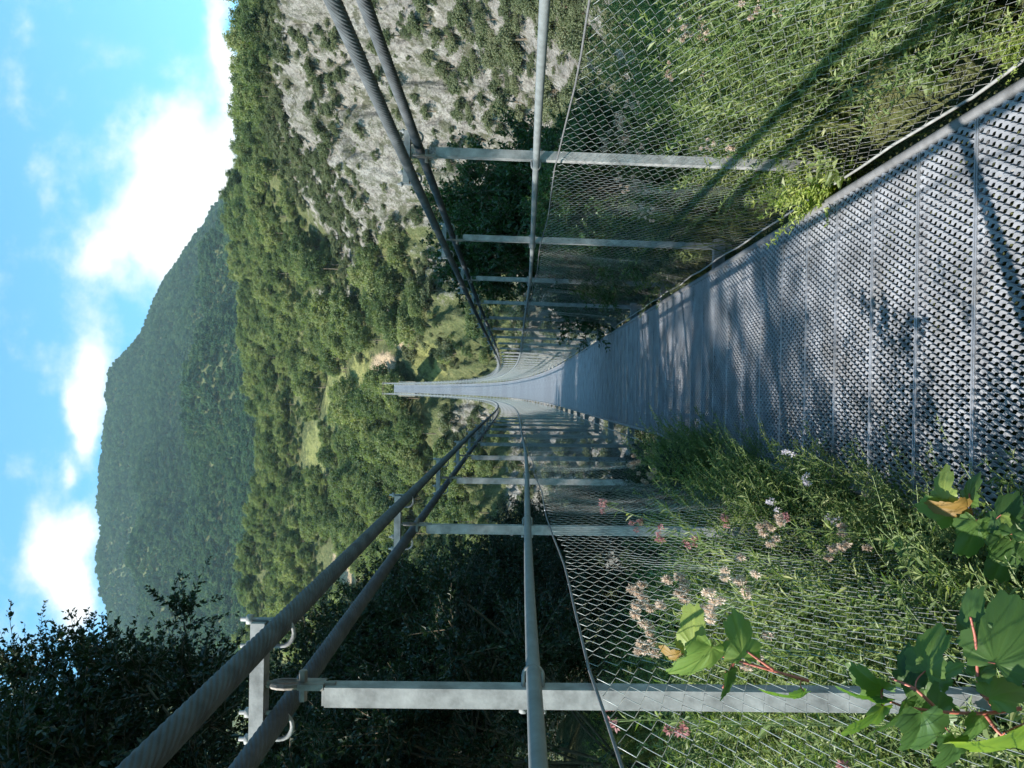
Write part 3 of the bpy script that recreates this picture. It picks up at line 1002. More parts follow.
def post_parts(side):
    """side -1 left, +1 right; x measured outwards from the hanger plane"""
    s = side
    mb = MB()
    mb.box((0, 0, (POST_TOP - 0.20) / 2), (0.042, 0.042, POST_TOP + 0.20))
    mb.box((0, 0, POST_TOP + 0.0035), (0.037, 0.037, 0.005))
    post = mb.mesh('hanger_post', M['galv'])
    mb = MB()
    mb.box((-0.03 * s, 0, 1.9445), (0.25, 0.04, 0.030))
    bar = mb.mesh('clamp_bar', M['galv'])
    ub = []
    for cx in (-0.13 * s, 0.07 * s):
        m2 = MB()
        th = np.linspace(math.pi, 2 * math.pi, 11)
        arc = np.stack([cx + 0.0285 * np.cos(th), np.zeros(11), 1.9 + 0.0285 * np.sin(th)], 1)
        pts = np.concatenate([[[cx - 0.0285, 0, 1.986]], arc, [[cx + 0.0285, 0, 1.986]]])
        m2.tube(pts, 0.0048, 6)
        for e in (-1, 1):
            m2.tube([[cx + e * 0.0285, 0, 1.9610], [cx + e * 0.0285, 0, 1.973]], 0.011, 6)
        ub.append(m2.mesh('u_bolt', M['galv'], smooth=True))
    m3 = MB()
    m3.tube([[-0.02 * s, 0, POST_TOP - 0.02], [-0.02 * s, 0, 1.936]], 0.008, 8)
    m3.box((-0.02 * s, 0, POST_TOP + 0.03), (0.012, 0.042, 0.055))
    m3.tube([[-0.05 * s, 0, POST_TOP + 0.05], [0.015 * s, 0, POST_TOP + 0.05]], 0.009, 6)
    th = np.linspace(0, 2 * math.pi, 15)
    m3.tube(np.stack([np.full(15, -0.02 * s), 0.02 * np.cos(th), 1.885 + 0.035 * np.sin(th)], 1), 0.006, 6)
    rod = m3.mesh('hanger_link', M['rust'], smooth=False)
    m4 = MB()
    th = np.linspace(-math.pi / 2, math.pi / 2, 9)
    zc, xc = 1.30, -0.044 * s
    arc = np.stack([xc - s * 0.021 * np.cos(th), np.zeros(9), zc + 0.021 * np.sin(th)], 1)
    pts = np.concatenate([[[0.030 * s, 0, zc - 0.021]], arc, [[0.030 * s, 0, zc + 0.021]]])
    m4.tube(pts, 0.0045, 6)
    for e in (-1, 1):
        m4.tube([[0.0225 * s, 0, zc + e * 0.021], [0.036 * s, 0, zc + e * 0.021]], 0.0085, 6)
    clamp = m4.mesh('rail_clamp', M['galv'], smooth=True)
    return dict(post=post, bar=bar, ub=ub, rod=rod, clamp=clamp)


PP = {-1: post_parts(-1), 1: post_parts(1)}


def slope_at(y):
    return float((deck_z(y + 0.5) - deck_z(y - 0.5)))


def net_mesh(name, side, seed, full=True):
    """chain-link side panel: zigzag wires hooked into each other; local origin at deck level on the post"""
    g = np.random.default_rng(seed)
    p = 0.050
    K = int(round(BAY / p))
    p = BAY / K
    M_ = 60
    m = np.arange(M_ + 1)
    k = np.arange(K)
    S = np.broadcast_to(m / M_, (K, M_ + 1))
    sg = np.where((m[None, :] + k[:, None]) % 2 == 0, 1.0, -1.0)
    Y = (k[:, None] + 0.5) * p + sg * p * 0.52
    Y = np.clip(Y, 0.0, BAY)
    dn = fbm(Y * 2.1 + seed * 3.1, S * 3.0, seed, 3) * 1.3
    Y = Y + (0.07 * fbm(Y * 1.7 + 9, S * 2.6 + seed, seed + 3, 2) + 0.012 * fbm(Y * 9, S * 14 + seed, seed + 6, 2)) * np.sin(math.pi * Y / BAY)
    top = 1.232 - 0.016 * np.sin(math.pi * Y / BAY)
    bot = -0.02
    Z = bot + S * (top - bot) + 0.02 * dn
    bulge = 0.07 * np.sin(math.pi * S) * np.sin(math.pi * np.clip(Y, 0, BAY) / BAY)
    xb, xt = -0.145, -0.045         # from hanger plane, inwards
    X = xb + (xt - xb) * S + bulge * 0.6 + 0.02 * dn * np.sin(math.pi * S) + 0.003 * sg
    P = np.stack([X * side, Y, Z], -1)
    V, F = tube_np(P, 0.00100, 3, ref=np.array([1.0, 0.02, 0.01]))
    return mesh_np(name, V, F, M['wire'], smooth=True)


nets = {(s, v): net_mesh('net_panel', s, 5 + v + (3 if s > 0 else 0)) for s in (-1, 1) for v in range(3)}
mbx = MB()
mbx.box((0, 0, -0.105), (PR - PL + 0.10, 0.06, 0.08))
beam_mesh = mbx.mesh('cross_beam', M['galv'])

rest_post, rest_net = MB(), []
FIRST = 44                       # hangers per side that are parts of their own
NNET = 47


def mesh_world(me, mat):
    V = np.empty(len(me.vertices) * 3, np.float32)
    me.vertices.foreach_get('co', V)
    return V.reshape(-1, 3), mat


for k in range(K0, K1 + 1):
    y = POST0 + BAY * k
    zd = float(deck_z(y))
    for s, px in ((-1, PL), (1, PR)):
        if k < K0 + FIRST:
            d = PP[s]
            o = bpart('hanger_post', d['post'], (px, y, zd), (0, 0.010 * s, 0))
            link('clamp_bar', d['bar'], o)
            for u in d['ub']:
                link('u_bolt', u, o)
            link('hanger_link', d['rod'], o)
            link('rail_clamp', d['clamp'], o, (0, 0, 1.365 - 0.105 * float(smooth01(y / 8.5)) - 1.30))
        else:
            rest_post.box((px - B0[0], y, zd - B0[2] + (POST_TOP - 0.2) / 2), (0.055, 0.055, POST_TOP + 0.2))
            rest_post.box((px - 0.03 * s - B0[0], y, zd - B0[2] + 1.9625), (0.25, 0.05, 0.05))
            rest_post.tube([[px - B0[0], y, zd - B0[2] + POST_TOP], [px - B0[0], y, zd - B0[2] + 1.94]], 0.008, 5)
    bpart('cross_beam', beam_mesh, (XC - 0.025, y, zd))
    if k < K1:
        sl = math.atan2(float(deck_z(y + BAY)) - zd, BAY)
        sc = math.hypot(BAY, float(deck_z(y + BAY)) - zd) / BAY
        bpart('deck_panel', plate_near if k < 8 else plate_far, (XC, y, zd), (sl, 0, 0), (1, sc, 1))
        for s, px in ((-1, PL), (1, PR)):
            me = nets[(s, (k * 7 + 3) % 3)]
            if k < K0 + NNET:
                bpart('net_panel', me, (px, y, zd), (sl, 0, 0), (1, sc, 1))
            else:
                V, _ = mesh_world(me, None)
                c, sn = math.cos(sl), math.sin(sl)
                W = np.stack([V[:, 0], V[:, 1] * sc * c - V[:, 2] * sn, V[:, 1] * sc * sn + V[:, 2] * c], 1) + np.array([px, y, zd]) - B0
                F = np.empty(len(me.loops), np.int32)
                me.loops.foreach_get('vertex_index', F)
                rest_net.append((W, F.reshape(-1, 4)))
o = bpart('distant_hangers', rest_post.mesh('distant_hangers', M['galv']))
o['kind'] = 'stuff'
mb = MB()
for W, F in rest_net:
    mb.add(W, F)
o = bpart('distant_netting', mb.mesh('distant_netting', M['wire']))
o['kind'] = 'stuff'

ys_long = np.arange(POST0 + BAY * K0, Y_END + 0.01, 0.5)


def rail_h(y):
    return 1.365 - 0.105 * smooth01(np.asarray(y, float) / 8.5)


def along(x, h, ys=ys_long):
    return np.stack([np.full(len(ys), x), ys, deck_z(ys) + h], 1) - B0


def long_tube(name, x, h, r, mat, sides=10, label=None, sag=0.0, twist=None):
    mb = MB()
    ys = np.arange(POST0 + BAY * K0, Y_END + 0.01, 0.25)
    P = along(x, h(ys) if callable(h) else h, ys)
    if sag:
        P[:, 2] -= sag * np.abs(np.sin(math.pi * (ys - POST0) / BAY))
    if twist:                    # light snaking of a slack wire rope
        P[:, 0] += twist * np.sin(ys * 7.3)
        P[:, 2] += twist * np.cos(ys * 6.1)
    mb.tube(P, r, sides)
    o = bpart(name, mb.mesh(name, mat, smooth=True))
    if label:
        o['label'] = label
    return o


def strand_cable(name, x, h, r, lobes=13, lay=0.34, y_split=16.0):
    """steel rope whose outer strands wind round it; plain beyond y_split where they cannot be seen"""
    ys = np.concatenate([np.arange(POST0 + BAY * K0 - 0.4, y_split, 0.010), np.arange(y_split, Y_END + 1.0, 0.5)])
    nth = lobes * 6
    th = np.arange(nth) / nth * 2 * math.pi
    fade = smooth01((y_split - ys) / 3)
    prof = (np.abs(np.cos(lobes * th / 2)) ** 0.7)[None, :]
    th = th[None, :] + 2 * math.pi * np.minimum(ys, y_split)[:, None] / lay
    rad = r * (1 - 0.085 * fade[:, None] * (1 - prof))
    c = along(x, h, ys)
    V = np.stack([c[:, 0:1] + rad * np.cos(th), np.broadcast_to(c[:, 1:2], rad.shape), c[:, 2:3] + rad * np.sin(th)], -1)
    idx = np.arange(V.shape[0] * nth).reshape(-1, nth)
    nx = np.roll(idx, -1, 1)
    F = np.stack([idx[:-1], idx[1:], nx[1:], nx[:-1]], -1).reshape(-1, 4)
    return bpart(name, mesh_np(name, V.reshape(-1, 3), F, M['cable'], smooth=True))


for x in (PL + 0.13, PL - 0.07, PR - 0.13, PR + 0.07):
    strand_cable('main_cable', x, 1.90, 0.0225)
for x in (PL + 0.0385, PR - 0.0385):
    long_tube('handrail', x, rail_h, 0.016, M['rail'], 12)
for x in (XL - 0.020, XR + 0.020):
    long_tube('edge_tube', x, -0.004, 0.020, M['edge'], 12)
for s, px in ((-1, PL), (1, PR)):
    long_tube('net_top_rope', px - s * 0.045, 1.235, 0.0036, M['rope'], 6, sag=0.016, twist=0.002)
    long_tube('net_bottom_rope', px - s * 0.145, -0.022, 0.006, M['wire'], 6, sag=0.01, twist=0.006)
for x in (XC - 0.42, XC + 0.42):
    long_tube('stringer', x, -0.048, 0.016, M['galv'], 8)

# far end: portal frame on a concrete block
mb = MB()
ze = float(deck_z(Y_END))
mb.box((0, 132.4 - B0[1], ze - 2.1 - B0[2]), (2.6, 4.5, 2.8))
mb.box((0, 136.2, ze - 0.85 - B0[2]), (2.2, 3.2, 1.0))
bpart('abutment', mb.mesh('abutment', M['old_stone']))
mb = MB()
for s in (-1, 1):
    mb.box((s * 1.0, Y_END + 1.2, ze + 0.95 - B0[2]), (0.16, 0.16, 2.1))
mb.box((0, Y_END + 1.2, ze + 2.08 - B0[2]), (2.3, 0.12, 0.12))
bpart('portal_frame', mb.mesh('portal_frame', M['bark']))

# ------------------------------------------------------------------ weeds on the bank
def weed_mesh(name, seed, stems, h, spread, nleaf, ll, lw, mats, head=None, droop=0.2, stem_r=0.0022):
    """stems that lean out of one root, lance leaves all along them, optional seed heads; mats: leaf, stem, head"""
    g = np.random.default_rng(seed)
    mb = MB()
    for i in range(stems):
        a = g.random() * 6.28
        hh = h * (0.6 + 0.5 * g.random())
        out = spread * (0.3 + 0.9 * g.random())
        t = np.linspace(0, 1, 9)[:, None]
        d = np.array([math.cos(a), math.sin(a), 0])
        bend = t ** 1.7
        P = np.array([0, 0, -0.05]) + d * out * bend + np.array([0, 0, 1.0]) * hh * (t - droop * t ** 3)
        P += g.normal(size=3) * 0.02 * t
        mb.tube(P, (stem_r * (1.15 - 0.7 * t[:, 0]))[None], 4, m=1, cap=False)
        n = nleaf
        tt = np.sort(0.12 + 0.86 * g.random(n))
        base = np.stack([np.interp(tt, t[:, 0], P[:, q]) for q in range(3)], 1)
        az = np.arange(n) * 2.4 + g.random() * 6
        up = 0.55 + 0.5 * tt
        ax = np.stack([np.cos(az), np.sin(az), up * (0.4 + 0.8 * g.random(n)) - 0.15], 1) + g.normal(size=(n, 3)) * 0.2
        nr = np.stack([-np.cos(az) * 0.5, -np.sin(az) * 0.5, np.ones(n)], 1) + g.normal(size=(n, 3)) * 0.3
        l_ = ll * (1.15 - 0.6 * tt) * (0.6 + 0.7 * g.random(n))
        V, F = leaf_quads(base, ax, nr, l_, lw * l_ / ll * 1.05, 0.25)
        mb.add(V, F, a=np.repeat(g.random(n), 4), m=0)
        if head:
            hc = P[-1]
            nh = head['n']
            cc = hc + g.normal(size=(nh, 3)) * head['r'] * np.array([1, 1, 0.7])
            for c in cc:
                mb.tube([hc - [0, 0, 0.05], c], 0.0009, 3, m=1, cap=False)
                nf = head['f']
                dd = unit(g.normal(size=(nf, 3)) + np.array([0, 0, 0.5]))
                V, F = leaf_quads(c[None] + dd * 0.004, dd, g.normal(size=(nf, 3)), head['l'] * (0.6 + 0.6 * g.random(nf)), head['w'], 0.1)
                mb.add(V, F, a=np.repeat(g.random(nf) * 0.6 + 0.4 * g.random(), 4), m=2)
    return mb.mesh(name, mats)


WL = [M['weed'], M['stem_green']]
leafy = [weed_mesh('leafy_weed', 401 + i, 13, 0.92, 0.36, 58, 0.064, 0.017, WL) for i in range(3)]
M['young'] = leaf_mat('young_weed_leaves', [(0.12, 0.17, 0.04), (0.22, 0.28, 0.07), (0.36, 0.38, 0.14)], 0.45, 0.5, 0.3)
young = [weed_mesh('young_weed', 431 + i, 22, 0.46, 0.26, 44, 0.046, 0.018, [M['young'], M['stem_green']], stem_r=0.0015) for i in range(2)]
fine = [weed_mesh('fine_weed', 421 + i, 34, 0.86, 0.40, 62, 0.036, 0.011, WL, stem_r=0.0014) for i in range(3)]
broad = [weed_mesh('broad_weed', 441 + i, 8, 0.55, 0.26, 16, 0.095, 0.042, WL) for i in range(2)]
seedy = [weed_mesh('seed_head_weed', 461 + i, 2, 1.12, 0.12, 26, 0.075, 0.014, WL + [M['fluff']],
                   head=dict(n=9, r=0.032, f=90, l=0.0130, w=0.006)) for i in range(3)]
pinky = [weed_mesh('pink_flower_weed', 481, 3, 1.08, 0.18, 22, 0.06, 0.012, WL + [M['pink']],
                   head=dict(n=4, r=0.014, f=26, l=0.010, w=0.005))]
pale = [weed_mesh('pale_flower_weed', 491, 4, 0.9, 0.2, 22, 0.05, 0.012, WL + [M['white_flower']],
                  head=dict(n=5, r=0.018, f=20, l=0.013, w=0.006))]


def weeds(n, x0, x1, y0, y1, kinds_, group, seed, s0=0.75, s1=1.2, keep=None):
    g = np.random.default_rng(seed)
    c = 0
    while c < n:
        x, y = x0 + (x1 - x0) * g.random(), y0 + (y1 - y0) * g.random()
        if keep and not keep(x, y):
            continue
        me, nm, lab, cat = kinds_[g.integers(0, len(kinds_))]
        s = s0 + (s1 - s0) * g.random()
        o = link(nm, me[g.integers(0, len(me))], None, (x, y, gz(x, y)), (g.normal() * 0.07, g.normal() * 0.07, g.random() * 6.28), (s, s, s * (0.85 + 0.3 * g.random())))
        tag(o, lab, cat, group + ', ' + nm.replace('_', ' '))
        c += 1


rb = lambda a: a + ' on the right bank behind the wire net'
weeds(120, 1.12, 2.9, 0.7, 4.8, [(fine, 'fine_weed', 'dense small leaved weed right behind the near right net', 'weed'), (leafy, 'leafy_weed', 'leafy weed right behind the near right net', 'weed'), (fine, 'fine_weed', 'dense small leaved weed right behind the near right net', 'weed')],
      'weeds right behind the near right net', 506, 0.7, 1.1)
weeds(150, 1.12, 5.2, 0.6, 8.2, [(leafy, 'leafy_weed', rb('tall leafy green weed'), 'weed'), (fine, 'fine_weed', rb('bushy small leaved weed'), 'weed'),
                                 (leafy, 'leafy_weed', rb('tall leafy green weed'), 'weed'), (broad, 'broad_weed', rb('low broad leaved weed'), 'weed')],
      'weeds on the right bank', 501, 0.8, 1.3)
weeds(34, 1.2, 3.8, 0.9, 6.0, [(seedy, 'seed_head_weed', rb('weed with fluffy tan seed heads'), 'weed'), (seedy, 'seed_head_weed', rb('weed with fluffy tan seed heads'), 'weed')],
      'flowering weeds on the right bank', 502, 0.75, 1.05)
lb = lambda a: a + ' on the left bank by the wire net'
weeds(150, -4.2, -0.62, 0.3, 7.6, [(leafy, 'leafy_weed', lb('tall leafy green weed'), 'weed'), (fine, 'fine_weed', lb('bushy small leaved weed'), 'weed'),
                                   (fine, 'fine_weed', lb('bushy small leaved weed'), 'weed')],
      'weeds on the left bank', 503, 0.75, 1.1)
le = lambda a: a + ' poking over the left walkway edge'
weeds(90, -1.7, -0.66, 0.5, 4.4, [(leafy, 'leafy_weed', 'tall leafy green weed right behind the near left net', 'weed'), (fine, 'fine_weed', 'dense small leaved weed right behind the near left net', 'weed')],
      'weeds right behind the near left net', 505, 0.85, 1.15)
weeds(52, -0.62, -0.42, 0.8, 6.8, [(leafy, 'leafy_weed', le('leafy weed'), 'weed'), (fine, 'fine_weed', le('small leaved weed'), 'weed')],
      'weeds at the left walkway edge', 504, 0.6, 0.95)
for i, (px, py, Y, me, nm, lab) in enumerate([
    (645, 640, 2.35, seedy[0], 'seed_head_weed', 'weed with a drooping tan seed head left of the yellow green vine leaves'),
    (640, 600, 2.5, seedy[1], 'seed_head_weed', 'weed with the largest tan seed heads, against the dark left net'),
    (710, 605, 2.3, seedy[1], 'seed_head_weed', 'weed with tan seed heads just behind the yellow green vine leaves'),
    (770, 530, 2.3, seedy[0], 'seed_head_weed', 'weed with pale tan seed heads halfway up the left weeds'),
    (634, 463, 4.6, seedy[1], 'seed_head_weed', 'lone weed with brown seed heads near the walkway in the shade'),
    (660, 535, 2.7, pinky[0], 'pink_flower_weed', 'weed with a pink flower cluster among the tan seed heads'),
    (603, 505, 3.2, pinky[0], 'pink_flower_weed', 'weed with one small pink flower standing tallest behind the left net'),
    (612, 715, 1.9, pinky[0], 'pink_flower_weed', 'weed with a pink flower spike left of the nearest hanger post'),
    (775, 490, 2.9, pale[0], 'pale_flower_weed', 'weed with pale mauve flowers close to the left walkway edge'),
]):
    tip = at(px, py, Y)
    vv = np.empty(len(me.vertices) * 3, np.float32)
    me.vertices.foreach_get('co', vv)
    vv = vv.reshape(-1, 3)
    top = vv[vv[:, 2] > vv[:, 2].max() - 0.06].mean(0)
    h = tip[2] - gz(tip[0], tip[1])
    s = float(np.clip(h / top[2], 0.5, 1.6))
    a = i * 1.3
    ox, oy = 0.8 * s * (top[0] * math.cos(a) - top[1] * math.sin(a)), 0.8 * s * (top[0] * math.sin(a) + top[1] * math.cos(a))
    o = link(nm, me, None, (tip[0] - ox, tip[1] - oy, gz(tip[0], tip[1])), (0, 0, a), (0.8 * s, 0.8 * s, s))
    tag(o, lab, 'weed')

weeds(90, -0.47, -0.36, 1.5, 6.2, [(leafy, 'leafy_weed', le('small leafy weed'), 'weed'), (fine, 'fine_weed', le('small fine leaved weed'), 'weed')],
      'small weeds at the left walkway edge', 507, 0.45, 0.78)
# grass: stuff
g = np.random.default_rng(520)
n = 26000
gx = np.where(g.random(n) < 0.5, g.uniform(-5, -0.42, n), g.uniform(1.02, 6, n))
gy = g.uniform(-2, 8.5, n)
gzv = ground_z(gx, gy)
P0 = np.stack([gx, gy, gzv - 0.02], 1)
hh = 0.14 + 0.36 * g.random(n) ** 1.7
ln = g.normal(size=(n, 2)) * 0.25
ax = np.stack([ln[:, 0], ln[:, 1], np.ones(n)], 1)
V, F = leaf_quads(P0, ax, g.normal(size=(n, 3)) * [1, 1, 0.2], hh, 0.006 + 0.004 * g.random(n), 1.2)
tag(link('grass', mesh_np('grass', V, F, M['grass'], {'lv': np.repeat(g.random(n), 4)})), 'long green and straw coloured grass between the weeds of both banks', 'grass', kind='stuff')


# ------------------------------------------------------------------ vines with lobed leaves
def lobed_leaf(seed, size, lobes=5, notch=0.45, fold=0.25, curl=0.2):
    """outline of a lobed leaf around its stalk end at the origin, tip towards +y, slightly folded and curled"""
    g = np.random.default_rng(seed)
    n = 64
    t = np.linspace(-math.pi * 0.86, math.pi * 0.86, n)
    r = 0.62 + 0.38 * np.cos(t * 0.5) ** 2
    lob = np.abs(np.cos(t * lobes / 2 * 0.58 * 2 / 2))
    r = r * (1 - notch * (1 - np.abs(np.cos(t * 1.52)) ** 0.8)) * (1 + 0.05 * np.cos(t * 21 + g.random() * 6)) * (1 + 0.06 * np.cos(t * 9 + g.random() * 6))
    rings = [0.0, 0.35, 0.7, 1.0]
    V, idx = [np.zeros((1, 3))], []
    for k in rings[1:]:
        x, y = np.sin(t) * r * k * size * 0.62, (np.cos(t) * r * k * 0.72 + 0.22 * k) * size
        z = fold * np.abs(x) - curl * (x * x + y * y) / size + 0.02 * size * np.sin(t * 5 + 1) * k
        V.append(np.stack([x, y, z], 1))
    V = np.concatenate(V)
    F3 = np.array([[0, 1 + i, 2 + i] for i in range(n - 1)])
    F4 = np.array([[1 + a * n + i, 1 + (a + 1) * n + i, 2 + (a + 1) * n + i, 2 + a * n + i] for a in range(2) for i in range(n - 1)])
    tt = np.concatenate([[0.0]] + [t] * 3)
    vein = np.max([np.exp(-((tt - q) / 0.075) ** 2) for q in (-2.05, -1.05, 0.0, 1.05, 2.05)], axis=0)
    V[:, 2] -= 0.012 * size * vein
    V[:, 2] += 0.035 * size * np.array([0.0] + [math.sin(k * 2.1 + size * 999) for k in range(len(V) - 1)]) * (np.hypot(V[:, 0], V[:, 1]) / size) ** 2 * 0.4
    return V, F3, F4, vein


def vine(name, label, stems, leaves, tendril=None):
    """stems: list of point lists (photo x, y, distance); leaves: (px, py, Y, size px, angle in picture, tilt, tone, brown)"""
    root = at(*stems[0][0])
    t = tag(empty(name, tuple(root)), label, 'vine')
    for st in stems:
        P = np.array([at(*q) for q in st]) - root
        tt = np.linspace(0, 1, len(P))
        ti = np.linspace(0, 1, 6 * len(P))
        Q = np.stack([np.interp(ti, tt, P[:, q]) for q in range(3)], 1)
        ker = np.ones(5) / 5
        Q2 = np.stack([np.convolve(np.pad(Q[:, q], 2, mode='edge'), ker, 'valid') for q in range(3)], 1)
        mb = MB()
        mb.tube(Q2, np.linspace(0.0032, 0.0018, len(Q2))[None], 7)
        link('stem', mb.mesh('stem', M['stem_red'], smooth=True), t)
    stem_pts = np.concatenate([np.array([at(*q) for q in np.array([np.interp(np.linspace(0, len(s) - 1, 40), range(len(s)), np.array(s)[:, c]) for c in range(3)]).T]) for s in stems])
    for i, (px, py, Y, sz, ang, tilt, tone, brown) in enumerate(leaves):
        c = at(px, py, Y)
        size = sz / F_PX * Y
        V, F3, F4, vein = lobed_leaf(900 + i * 7 + int(px), size * 0.93, fold=0.1 + 0.45 * random.random(), curl=0.15 + 0.75 * random.random())
        # leaf tip points along "ang" in the picture (0 = photo right, 90 = photo up); tilt turns the blade from the viewer
        a = R(ang)
        tip = unit(-UP * math.cos(a) + RIGHT * math.sin(a))
        nrm = unit(-FWD * math.cos(R(tilt * 1.25)) + unit(np.cross(tip, FWD)) * math.sin(R(tilt * 1.25)) + UP * 0.55 + RIGHT * random.uniform(-0.4, 0.4))
        sx = unit(np.cross(tip, nrm))
        nn = np.cross(sx, tip)
        Vw = c - tip * size * 0.45 + V[:, :1] * sx + V[:, 1:2] * tip + V[:, 2:3] * nn
        mb = MB()
        mb.add(Vw - root, F3, a=np.clip(tone * 0.9 + 0.25 * vein + 0.05 * np.sin(np.arange(len(V)) * 1.7) + 0.10 * np.sin(V[:, 0] * 90 + i) * np.sin(V[:, 1] * 70), 0, 1))
        mb.F.setdefault(4, []).append(F4)
        mb.M.setdefault(4, []).append(np.zeros(len(F4), int))
        # stalk to the nearest point of the stem
        b = Vw[0]
        q = stem_pts[np.argmin(np.linalg.norm(stem_pts - b, axis=1))]
        lf = link('leaf', mb.mesh('leaf', [M['vine_brown'] if brown else M['vine']], smooth=True), t)
        if np.linalg.norm(q - b) > 0.004:
            m2 = MB()
            tq = np.linspace(0, 1, 6)[:, None]
            m2.tube((q * (1 - tq) + b * tq + np.sin(tq * math.pi) * np.array([0, 0, 0.006])) - root, 0.0012, 5)
            link('stalk', m2.mesh('stalk', M['stem_red']), t)
    return t


vine('vine', 'vine with bright yellow green lobed leaves in front of the nearest left hanger post',
     [[(812, 682, 1.42), (770, 670, 1.42), (735, 660, 1.43), (700, 650, 1.45)], [(735, 660, 1.43), (722, 690, 1.42)], [(775, 671, 1.42), (745, 650, 1.42)]],
     [(692, 628, 1.44, 52, 100, 20, 0.85, False), (741, 637, 1.42, 46, 95, -25, 0.45, False), (697, 668, 1.40, 56, 235, 30, 1.0, False),
      (727, 687, 1.41, 34, 265, 55, 0.35, False), (790, 702, 1.40, 40, 215, 60, 0.3, False), (668, 655, 1.46, 22, 170, 40, 0.5, True)])
vine('vine', 'largest vine with dark and pale leaves on red stems low by the left net',
     [[(1024, 708, 1.22), (985, 714, 1.22), (940, 712, 1.22), (905, 707, 1.23), (886, 700, 1.25)], [(1000, 713, 1.22), (978, 690, 1.22), (976, 640, 1.22), (970, 615, 1.22)],
      [(940, 712, 1.22), (915, 688, 1.23), (890, 678, 1.25)], [(985, 714, 1.22), (1000, 735, 1.2), (1020, 742, 1.2)]],
     [(929, 648, 1.25, 52, 80, 35, 0.55, False), (966, 617, 1.24, 46, 110, 40, 0.4, False), (1008, 628, 1.20, 84, 70, 15, 0.5, False),
      (866, 679, 1.28, 44, 150, 25, 0.15, False), (862, 700, 1.26, 48, 190, 60, 0.7, False), (866, 724, 1.24, 56, 225, 62, 0.75, False),
      (898, 722, 1.22, 52, 250, 50, 0.4, False), (922, 692, 1.25, 62, 120, 10, 0.1, False), (922, 740, 1.20, 60, 270, 25, 0.2, False),
      (976, 733, 1.22, 40, 265, 40, 0.3, False), (1000, 745, 1.15, 92, 215, 66, 0.8, False), (952, 758, 1.18, 44, 260, 35, 0.35, False),
      (907, 668, 1.27, 40, 100, 20, 0.2, False), (986, 661, 1.22, 36, 60, 50, 0.65, False), (1010, 690, 1.2, 50, 20, 30, 0.3, False),
      (945, 670, 1.27, 36, 60, 55, 0.3, False)])
vine('vine', 'vine with one browning leaf lying over the left edge of the walkway',
     [[(1024, 545, 1.75), (1000, 530, 1.77), (972, 518, 1.8), (950, 510, 1.82)], [(1000, 530, 1.77), (985, 540, 1.77)], [(972, 518, 1.8), (969, 492, 1.8)]],
     [(941, 487, 1.82, 34, 110, 35, 0.85, False), (936, 508, 1.83, 40, 165, 15, 0.25, False), (953, 513, 1.79, 34, 200, 40, 0.5, True),
      (969, 488, 1.8, 34, 90, 65, 0.55, False), (973, 541, 1.78, 46, 260, 15, 0.12, False), (1003, 562, 1.75, 52, 250, 20, 0.1, False),
      (1007, 511, 1.75, 46, 80, 25, 0.15, False), (1000, 530, 1.76, 34, 265, 65, 0.8, False), (1020, 520, 1.72, 36, 60, 40, 0.6, False)])

# plants hanging over the right walkway edge
for i, (px, py, Y, me, nm, s, lab) in enumerate([
    (800, 190, 3.5, young[0], 'young_weed', 0.95, 'bright small leaved weed spilling through the net onto the right walkway edge'),
    (775, 178, 3.75, young[1], 'young_weed', 1.05, 'taller light green weed behind the one on the right walkway edge'),
    (835, 170, 3.35, broad[0], 'broad_weed', 0.75, 'broad leaved weed in front of the light weed on the right walkway edge'),
    (765, 175, 3.95, young[0], 'young_weed', 0.9, 'leafy weed at the far end of the clump on the right walkway edge'),
    (1012, 40, 2.2, young[1], 'young_weed', 0.45, 'small weed at the right walkway edge nearest the photographer'),
]):
    p = at(px, py, Y)
    o = link(nm, me, None, (p[0] - 0.02, p[1], float(deck_z(Y)) - 0.10), (0.0, 0.0, i * 1.9), (s, s, s))
    tag(o, lab, 'weed')

# ------------------------------------------------------------------ light and sky
SUN = unit(np.array([-0.69, -0.34, 0.64]))
el = math.asin(SUN[2])
az = math.atan2(SUN[0], SUN[1])
sd = bpy.data.lights.new('sun', 'SUN')
sd.energy = 5.0
sd.angle = R(0.53)
sd.color = (1.0, 0.95, 0.86)
so = bpy.data.objects.new('sun', sd)
COL.objects.link(so)
from mathutils import Vector, Matrix
so.rotation_euler = Vector(tuple(SUN)).to_track_quat('Z', 'Y').to_euler()
so.location = (-20, -10, 30)

w = bpy.data.worlds.new('World')
SC.world = w
w.use_nodes = True
nt = w.node_tree
nt.nodes.clear()
sky = nd(nt, 'ShaderNodeTexSky')
sky.sky_type = 'NISHITA'
sky.sun_disc = False
sky.sun_elevation = el
sky.sun_rotation = az
sky.altitude = 400
sky.air_density = 1.0
sky.dust_density = 0.6
sky.ozone_density = 1.0
tc = nd(nt, 'ShaderNodeTexCoord')
nrm = nd(nt, 'ShaderNodeVectorMath', operation='NORMALIZE')
nt.links.new(tc.outputs['Generated'], nrm.inputs[0])
sep = nd(nt, 'ShaderNodeSeparateXYZ')
nt.links.new(nrm.outputs[0], sep.inputs[0])
yy = math_n(nt, 'MAXIMUM', sep.outputs[1], 0.05)
cu_ = math_n(nt, 'DIVIDE', sep.outputs[0], yy)
cv_ = math_n(nt, 'DIVIDE', sep.outputs[2], yy)
cmb = nd(nt, 'ShaderNodeCombineXYZ')
nt.links.new(cu_, cmb.inputs[0])
nt.links.new(cv_, cmb.inputs[1])


